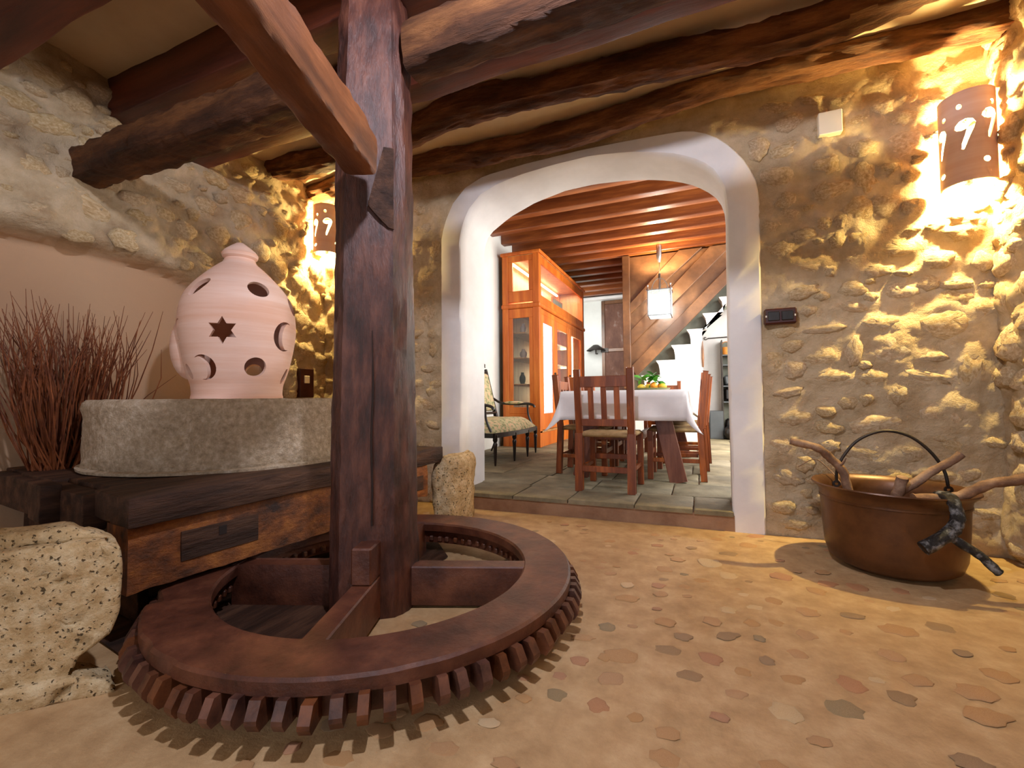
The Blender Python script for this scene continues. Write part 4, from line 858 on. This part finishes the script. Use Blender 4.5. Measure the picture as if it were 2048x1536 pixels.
for i in range(26):
    bm = B(); L_ = rnd.uniform(.07, .1); W_ = L_*.27; P = []
    rows = []
    for k, t_ in enumerate((0, .25, .55, .8, 1)):
        wd = (0, .85, 1, .6, 0)[k]*W_; z_ = -.25*L_*t_*t_; rows.append([(L_*t_, -wd, z_+.25*wd), (L_*t_, 0, z_), (L_*t_, wd, z_+.25*wd)])
    V = [[bm.verts.new(q) for q in rw] for rw in rows]
    for a_, b_ in zip(V, V[1:]):
        for k in range(2): bm.faces.new((a_[k], a_[k+1], b_[k+1], b_[k]))
    bmesh.ops.remove_doubles(bm, verts=bm.verts, dist=1e-6)
    o = link('leaf', bm, M_leaf, spg, 60); q = rnd.uniform(0, 1); o.location = (-.10+.2*q+rnd.uniform(-.02, .02), rnd.uniform(-.05, .03), 0.015+.105*math.sin(q*PI)*rnd.uniform(.4, 1)-.03*(q < .15))
    o.rotation_euler = (rnd.uniform(-.9, .9), rnd.uniform(-.9, .5), rnd.uniform(0, 2*PI))
bm = B(); tube(bm, smoothpts([(-.1, 0, -.01), (-.03, -.01, .035), (.03, 0, .05), (.1, .01, .03)], 4), .0025, 6); link('stem', bm, M_leaf, spg, 60)
# ================================================================ floral settee
st = thing('floral_settee', 'dark-framed settee with green floral upholstery along the dining room left wall', 'settee', (-2.33, 4.98, ZD))
bm = B(); nx, ny = 14, 24; g = {}
def setx(y): return .30+.06*math.cos(y/.68*PI/2)
for i in range(nx+1):
    for j in range(ny+1):
        y_ = -.66+1.32*j/ny; x_ = -.24+(setx(y_)+.24)*i/nx; e = min(1, (1-abs(y_)/.66)*5)**.5*min(1, (1-i/nx)*4)**.5 if i < nx else 0
        g[i, j] = bm.verts.new((x_, y_, .36+.12*e+.01*noise.noise(Vector((x_*6, y_*6, 0)))))
for i in range(nx):
    for j in range(ny): bm.faces.new((g[i, j], g[i+1, j], g[i+1, j+1], g[i, j+1]))
ex_ = bmesh.ops.extrude_face_region(bm, geom=bm.faces[:]); 
for v in [x for x in ex_['geom'] if isinstance(x, bmesh.types.BMVert)]: v.co.z = .345
bmesh.ops.recalc_face_normals(bm, faces=bm.faces); link('seat', bm, M_floral, st, 60)
bm = B(); P = [(-.24, -.665, .325), (.30, -.665, .325)]+[(setx(-.665+1.33*k/10)+.008, -.665+1.33*k/10, .325) for k in range(11)]+[(-.24, .665, .325)]
for a_, b_ in zip(P, P[1:]):
    if (Vector(a_)-Vector(b_)).length > .01: bar(bm, a_, b_, .03, .05, 0)
link('seat_frame', bm, M_ebony, st)
for x_, y_ in ((.31, -.63), (.355, -.2), (.355, .22), (.31, .64)):
    bm = B(); lathe(bm, [(0, 0), (.009, 0), (.012, .03), (.017, .1), (.02, .2), (.026, .23), (.016, .25), (.026, .27), (.026, .33), (0, .33)], 14); o = link('leg', bm, M_ebony, st, 50); o.location = (x_, y_, 0)
for y_ in (-.6, .62):
    bm = B(); tube(bm, smoothpts([(-.33, y_, 0), (-.27, y_, .16), (-.25, y_, .34)], 4), [.012]*5+[.02]*4, 8); link('leg', bm, M_ebony, st, 50)
bm = B(); box(bm, (0, 0, 0), (.09, 1.16, .52), Matrix.Rotation(math.radians(-14), 3, 'Y'), .03); o = link('backrest', bm, M_floral, st, 50); o.location = (-.33, 0, .81)
Rb = Matrix.Rotation(math.radians(-14), 3, 'Y')
bm = B(); box(bm, Rb@Vector((0, 0, .275)), (.06, 1.22, .03), Rb, .006); box(bm, Rb@Vector((0, 0, -.29)), (.06, 1.22, .03), Rb, .006); o = link('back_rail', bm, M_ebony, st); o.location = (-.33, 0, .81)
for s in (-1, 1):
    bm = B(); box(bm, Rb@Vector((0, s*.6, -.05)), (.055, .035, .75), Rb, .006); lathe(bm, [(0, .34), (.02, .34), (.012, .365), (.018, .38), (0, .4)], 10, -.09, s*.6); o = link('back_post', bm, M_ebony, st); o.location = (-.33, 0, .81)
    y_ = s*.645; bm = B(); tube(bm, smoothpts([(-.30, y_, .72), (-.18, y_, .66), (.05, y_, .645), (.2, y_, .65), (.28, y_, .63), (.30, y_, .60)], 4), .017, 8); tube(bm, smoothpts([(.2, y_, .65), (.21, y_, .5), (.27, y_, .36)], 4), .014, 8); link('armrest', bm, M_ebony, st, 60)
    bm = B(); bmesh.ops.create_uvsphere(bm, u_segments=14, v_segments=8, radius=1)
    for v in bm.verts: v.co = Vector((v.co.x*.15, v.co.y*.028, v.co.z*.024))
    o = link('arm_pad', bm, M_floral, st, 60); o.location = (.0, y_, .663)
# ================================================================ pine cabinet
CB = Vector((-2.445, 7.6, ZD)); cab = thing('pine_display_cabinet', 'tall orange pine glazed cabinet along the dining room left wall', 'cabinet', CB)
def cp(nm, x0, x1, y0, y1, z0, z1, M=None, bev=.004, par=cab):
    M = M or (M_chair2 if nm in ('back_board', 'end_board', 'shelf', 'middle_board', 'top_board', 'floor_board') else M_pine)
    o = link(nm, bb(x0, x1, y0, y1, z0, z1, bev), M, par); o.location = -CB if par is cab else (0, 0, 0); return o
X0, X1, Y0, Y1 = -2.745, -2.15, 6.2, 8.98; ZR, ZT = 2.24, 3.06
for (a, b) in ((X0, Y0), (X1-.10, Y0), (X0, Y1-.1), (X1-.10, Y1-.1)): cp('corner_post', a, a+.1, b, b+.1, ZD, ZT)
# end face (towards the arch)
for z0_, z1_, nm in ((ZD, .36, 'plinth_rail'), (.36, .62, 'lower_panel'), (.62, .72, 'rail'), (2.06, 2.2, 'rail'), (2.3, 2.47, 'rail'), (2.92, 3.02, 'rail')): cp(nm, X0+.1, X1-.1, Y0+.01, Y0+.05, z0_, z1_)
for z0_, z1_ in ((.72, 2.06), (2.47, 2.92)):
    for a in ((X0+.1, X0+.165), (X1-.165, X1-.1)): cp('stile', a[0], a[1], Y0+.01, Y0+.05, z0_, z1_)
    cp('pane', X0+.165, X1-.165, Y0+.025, Y0+.031, z0_, z1_, M_glass, 0)
cp('cornice', X0-.02, X1+.03, Y0-.03, Y1+.03, 3.01, 3.06, bev=.012); cp('top_board', X0, X1, Y0, Y1, 3.0, 3.012)
cp('middle_moulding', X0-.01, X1+.02, Y0-.02, Y1+.02, 2.205, 2.27, bev=.012)
cp('floor_board', X0, X1, Y0, Y1, .34, .37); cp('middle_board', X0+.02, X1-.02, Y0+.05, Y1, 2.225, 2.255)
for z_ in (1.05, 1.45, 1.83): cp('shelf', X0+.02, X1-.25, Y0+.06, Y1-.05, z_, z_+.022)
cp('back_board', X0, X0+.02, Y0, Y1, ZD, 3.0); cp('end_board', X0, X1, Y1-.02, Y1, ZD, 3.0)
# front face (towards the table)
cp('plinth', X1-.05, X1-.01, Y0+.1, Y1-.1, ZD, .36); cp('front_rail', X1-.05, X1-.01, Y0+.1, Y1-.1, 2.12, 2.2); cp('front_rail', X1-.05, X1-.01, Y0+.1, Y1-.1, 2.27, 2.40); cp('front_rail', X1-.05, X1-.01, Y0+.1, Y1-.1, 2.88, 3.0)
cp('front_pane', X1-.035, X1-.029, Y0+.1, Y1-.1, 2.40, 2.88, M_glass, 0)
for k, (a, b) in enumerate(((6.3, 7.0), (7.02, 7.9), (7.92, 8.88))):
    dx = X1-.045; d_ = cp('door', dx, dx+.035, a, a+.11, .38, 2.12)
    for args in ((dx, dx+.035, b-.11, b, .38, 2.12), (dx, dx+.035, a+.11, b-.11, .38, .62), (dx, dx+.035, a+.11, b-.11, 2.0, 2.12)):
        o = link('door_stile' if args[2] > a+.2 or args[4] < .5 or 1 else '', bb(*args, .004), M_pine, d_); o.location = (0, 0, 0)
    o = link('door_pane', bb(dx+.015, dx+.02, a+.11, b-.11, .62, 2.0, 0), M_lace if k == 0 else M_glass, d_)
    bm = B(); bmesh.ops.create_uvsphere(bm, u_segments=10, v_segments=6, radius=.018); o = link('knob', bm, M_iron, d_, 60); o.location = (X1+.008, b-.05, 1.25)
cp('light_strip', X0+.08, X0+.11, Y0+.2, Y1-.2, 2.93, 2.96, M_strip, 0)
cp('light_strip', X1-.14, X1-.11, Y1-.5, Y1-.47, .5, 2.1, M_strip, 0)
# crockery in the cabinet
rnd = random.Random(2)
for k, (x_, y_, z_, R, h, lab) in enumerate(((-2.28, 6.62, 2.256, .07, .26, 'white and blue jar on the lit top shelf of the pine cabinet'), (-2.5, 6.45, 1.852, .05, .16, 'pale jug on the upper shelf behind the cabinet end pane'), (-2.5, 6.45, 1.472, .06, .14, 'pale bowl stack on the middle shelf behind the cabinet end pane'), (-2.52, 6.45, 1.072, .05, .18, 'dark carafe on the lowest shelf behind the cabinet end pane'))):
    bm = B(); lathe(bm, [(0, 0), (R*.6, 0), (R, h*.35), (R*.95, h*.6), (R*.45, h*.85), (R*.5, h), (R*.42, h), (R*.35, h*.85), (0, h*.8)], 24); o = link('jar' if k != 2 else 'bowl', bm, M_china if k != 3 else M_iron, None, 50); o.location = (x_, y_, z_); tag(o, lab, 'crockery')
fr = thing('glazed_frame', 'square glazed picture standing on the lit top shelf of the pine cabinet', 'picture', (-2.3, 7.6, 2.256))
link('frame', box(B(), (0, 0, .17), (.025, .62, .34), bev=.004), M_pine, fr); link('print', box(B(), (.014, 0, .17), (.004, .54, .27), bev=0), M_dullgrey, fr)
# ================================================================ back of the dining room
dr_ = thing('door_1', '', '', (-1.75, YB-.04, .13)); del dr_['label']; del dr_['category']; dr_['kind'] = 'structure'
def wp(nm, x0, x1, y0, y1, z0, z1, M, par, bev=.006):
    o = link(nm, bb(x0, x1, y0, y1, z0, z1, bev), M, par); o.location = -Vector(par.location); return o
wp('door_frame', -2.14, -2.06, YB-.07, YB, ZD, 3.18, M_rustic, dr_); wp('door_frame', -1.42, -1.34, YB-.07, YB, ZD, 3.18, M_rustic, dr_); wp('door_frame', -2.06, -1.42, YB-.07, YB, 3.1, 3.18, M_rustic, dr_)
wp('door_panel', -2.06, -1.42, YB-.05, YB-.01, ZD, 1.95, M_door, dr_); wp('door_panel', -2.06, -1.42, YB-.05, YB-.01, 2.03, 3.1, M_door, dr_); wp('door_rail', -2.08, -1.40, YB-.08, YB-.03, 1.95, 2.03, M_rustic, dr_)
wp('strap_hinge', -2.16, -1.98, YB-.095, YB-.08, 1.94, 2.04, M_iron, dr_, .002)
lt = thing('white_lintel', 'white plastered lintel beam above the weathered door at the back', 'lintel', (-1.9, YB-.1, 3.16))
wp('lintel_body', -2.7, -1.28, YB-.22, YB, 3.2, 3.27, M_white, lt, .012)
# brown boarded partition above the stair
def slant(nm, P, y0, y1, M, par=None, lab=None, cat=None, bev=.006):
    bm = B(); A = [bm.verts.new((x, y0, z)) for x, z in P]; C = [bm.verts.new((x, y1, z)) for x, z in P]; bm.faces.new(A); bm.faces.new(C[::-1])
    for k in range(len(P)): bm.faces.new((A[k], C[k], C[(k+1) % len(P)], A[(k+1) % len(P)]))
    bmesh.ops.recalc_face_normals(bm, faces=bm.faces)
    if bev: bmesh.ops.bevel(bm, geom=list(bm.edges), offset=bev, segments=1, affect='EDGES')
    o = link(nm, bm, M, par)
    if par: o.location = -Vector(par.location)
    return o
bp = thing('stair_partition', 'brown timber boarded partition rising diagonally above the white stair', 'partition', (-1.1, 7.8, 1.3))
K = .98
slant('back_panel', [(-1.06, 1.24), (-.94, 1.24), (1.05, 3.25), (-1.06, 3.25)], 7.79, 7.82, M_rustic, bp)
for q0, q1 in ((0, .17), (.42, .60), (.80, .93)):
    slant('diagonal_board', [(-1.05, 1.14+q0*1.41) if q0 else (-.97, 1.2), (1.05-q0*1.2, 3.25), (1.05-q1*1.41, 3.25), (-1.05, 1.14+q1*1.41)], 7.73-.005*q0, 7.785, M_rustic, bp)
slant('corner_post', [(-1.17, 1.0), (-1.05, 1.0), (-1.05, 3.26), (-1.17, 3.26)], 7.70, 7.84, M_rustic, bp)
# stair
sr = thing('white_stair', 'white plastered stair with rounded nosings climbing to the right', 'stair', (-.3, 7.9, ZD))
run, rise = .245, .245
P = [(-1.3, ZD), (-1.3, .73), (-1.09, .73), (-1.10, .94), (-1.13, .975)]; x_, z_ = -1.09, .98
for k in range(7):
    x2 = x_+run; P += [(x2, z_), (x2-.004, z_+rise*.35), (x2-.02, z_+rise*.7), (x2-.055, z_+rise*.93), (x2-.06, z_+rise)]
    z_ += rise; x_ = x2
P += [(x_+.42, z_), (x_+.42, 2.36), (.42, 2.34), (.06, 1.93), (.06, ZD)]
slant('stair_body', P, 7.86, 8.14, M_white, sr, bev=0)
slant('shade_grey_panel', [(-1.15, 1.0), (.05, 1.0), (.05, 1.9), (.42, 2.3), (1.0, 2.32), (1.0, 3.26), (-1.15, 3.26)], 8.15, 8.19, M_dullgrey, sr, bev=0)  # wall above the treads, its shade put into the grey colour
# towel rail, hanging, niche shelf, speaker, black case
t = thing('iron_wall_bar', 'thin dark iron bar with a curled end on the wall right of the stair', 'wall bar', (.28, 8.72, 1.9))
bm = B(); tube(bm, [(-.12, 0, -.005), (.25, 0, .005)], .009, 8); tube(bm, smoothpts([(-.12, 0, -.005), (-.15, 0, -.025), (-.18, 0, -.005), (-.17, 0, .02), (-.145, 0, .01)], 4), .007, 6); link('bar_rod', bm, M_iron, t, 60)
t = thing('hanging_brush', 'narrow brown object hanging on the white stair edge', 'wall hanging', (.065, 7.84, 1.52))
bm = B(); lathe(bm, [(0, -.2), (.012, -.18), (.02, -.05), (.018, .1), (.008, .22), (0, .25)], 12); link('hanging_body', bm, M_rustic, t, 60)
sh = thing('niche_shelves', 'tall dark shelf unit with an orange basket right of the grey box', 'shelf unit', (.50, 8.6, ZD))
for x_ in (.36, .66): wp('side_panel', x_, x_+.02, 8.42, 8.74, ZD, 1.82, M_iron, sh, 0)
for z_ in (.2, .75, 1.02, 1.38, 1.55): wp('shelf', .38, .66, 8.42, 8.74, z_, z_+.02, M_grey, sh, 0)
wp('back_panel', .36, .68, 8.73, 8.748, ZD, 1.82, M_dullgrey, sh, 0)
bk = thing('orange_basket', 'small orange basket with a hoop handle on the dark shelf unit', 'basket', (.44, 8.55, 1.572))
bm = B(); lathe(bm, [(0, 0), (.07, 0), (.085, .13), (.08, .13), (.066, .008), (0, .008)], 20); link('basket_body', bm, M_basket, bk, 40)
bm = B(); tube(bm, [(.08*math.cos(a), 0, .12+.11*math.sin(a)) for a in [PI*k/12 for k in range(13)]], .006, 6); link('hoop_handle', bm, M_basket, bk, 60)
for k, (z_, s_) in enumerate(((1.04, .09), (.77, .11), (.22, .12))):
    o = link('dark_bundle', box(B(), (0, 0, s_), (.22, .2, s_*1.9), Matrix.Rotation(.12*(k-1), 3, 'Y'), .03), M_black if k else M_grey, None, 40); o.location = (.51, 8.57, z_+.001+.012)
    tag(o, ['grey cloth bundle on the second shelf under the orange basket', 'dark folded bundle on the middle shelf of the dark unit', 'dark bundle on the lowest shelf of the dark unit'][k], 'bundle')
sb = thing('grey_speaker_box', 'grey upright box standing on the sunlit floor behind the right row of chairs', 'box', (.26, 8.5, ZD))
link('box_body', box(B(), (0, 0, .24), (.22, .22, .48), bev=.01), M_grey, sb); link('front_panel', box(B(), (0, -.113, .24), (.19, .006, .43), bev=.001), M_grey, sb)
bg = B(); bmesh.ops.create_uvsphere(bg, u_segments=20, v_segments=12, radius=1)
for v in bg.verts: v.co = Vector((v.co.x*.17, v.co.y*.12, max(-.9, v.co.z)*.14+.03*noise.noise(v.co*2)))
o = link('black_bag', bg, M_black, None, 60); o.location = (.53, 8.30, ZD+.126); tag(o, 'black soft bag lying on the floor in front of the dark shelf unit', 'bag')
# wall ornament on the dining back wall, seen beside the cabinet
t = thing('wall_bracket_lamp', 'dark flared metal ornament fixed on the pale back wall beside the cabinet', 'wall ornament', (-2.27, YB-.14, 2.1))
bm = B(); lathe(bm, [(0, -.02), (.05, -.02), (.22, -.12), (.225, -.11), (.06, .02), (0, .03)], 24); link('flared_plate', bm, M_iron, t, 50)
bm = B(); bar(bm, (0, 0, -.18), (0, .14, -.18), .03, .03, 0); bar(bm, (0, .0, -.2), (0, 0, 0), .03, .03, 0); link('bracket_arm', bm, M_iron, t)
# ================================================================ pendant lantern
PLx, PLy = -.545, 7.4
pl = thing('glass_pendant_lantern', 'glowing glass lantern hanging on a chromed rod above the dining table', 'pendant lamp', (PLx, PLy, 2.12))
pl.scale = (1.345,)*3
bm = B(); lathe(bm, [(0, .85), (.03, .85), (.03, .72), (.022, .68), (.012, .65), (0, .65)], 20); link('canopy', bm, M_metal, pl, 40)
bm = B(); tube(bm, [(0, 0, .66), (0, 0, .50)], .003, 6); tube(bm, [(0, 0, .52), (0, 0, .30)], .012, 8); link('rod', bm, M_iron, pl, 60)
ww, hh = .125, .30
for sx in (-1, 1):
    for sy in (-1, 1):
        bm = B(); bar(bm, (sx*ww, sy*ww, .0), (sx*ww, sy*ww, hh), .012, .012, 0); lathe(bm, [(0, hh), (.02, hh), (.006, hh+.04), (.012, hh+.055), (0, hh+.07)], 10, sx*ww, sy*ww); link('corner_bar', bm, M_metal, pl)
    bm = B(); box(bm, (sx*ww, 0, hh/2), (.004, ww*2, hh), bev=0); link('pane', bm, M_lglass, pl); bm = B(); box(bm, (0, sx*ww, hh/2), (ww*2, .004, hh), bev=0); link('pane', bm, M_lglass, pl)
for z_ in (.005, hh):
    bm = B()
    for s in (-1, 1): bar(bm, (-ww, s*ww, z_), (ww, s*ww, z_), .012, .012, 0); bar(bm, (s*ww, -ww, z_), (s*ww, ww, z_), .012, .012, 0)
    link('ring_frame', bm, M_metal, pl)
for a in (0, PI/2):
    bm = B(); tube(bm, [(ww*.75*math.cos(t_)*math.cos(a), ww*.75*math.cos(t_)*math.sin(a), hh+.16*math.sin(t_)) for t_ in [PI*k/14 for k in range(15)]], .005, 6); link('hoop', bm, M_metal, pl, 60)
for k in range(3):
    a = k*2*PI/3; bm = B(); lathe(bm, [(0, .06), (.018, .06), (.022, .12), (.018, .2), (.006, .23), (0, .23)], 12, .045*math.cos(a), .045*math.sin(a)); link('bulb', bm, M_coolglow, pl, 60)
bm = B(); lathe(bm, [(0, .24), (.07, .24), (.07, .26), (.01, .28), (.01, .31), (0, .31)], 16); link('lamp_cluster', bm, M_metal, pl, 40)
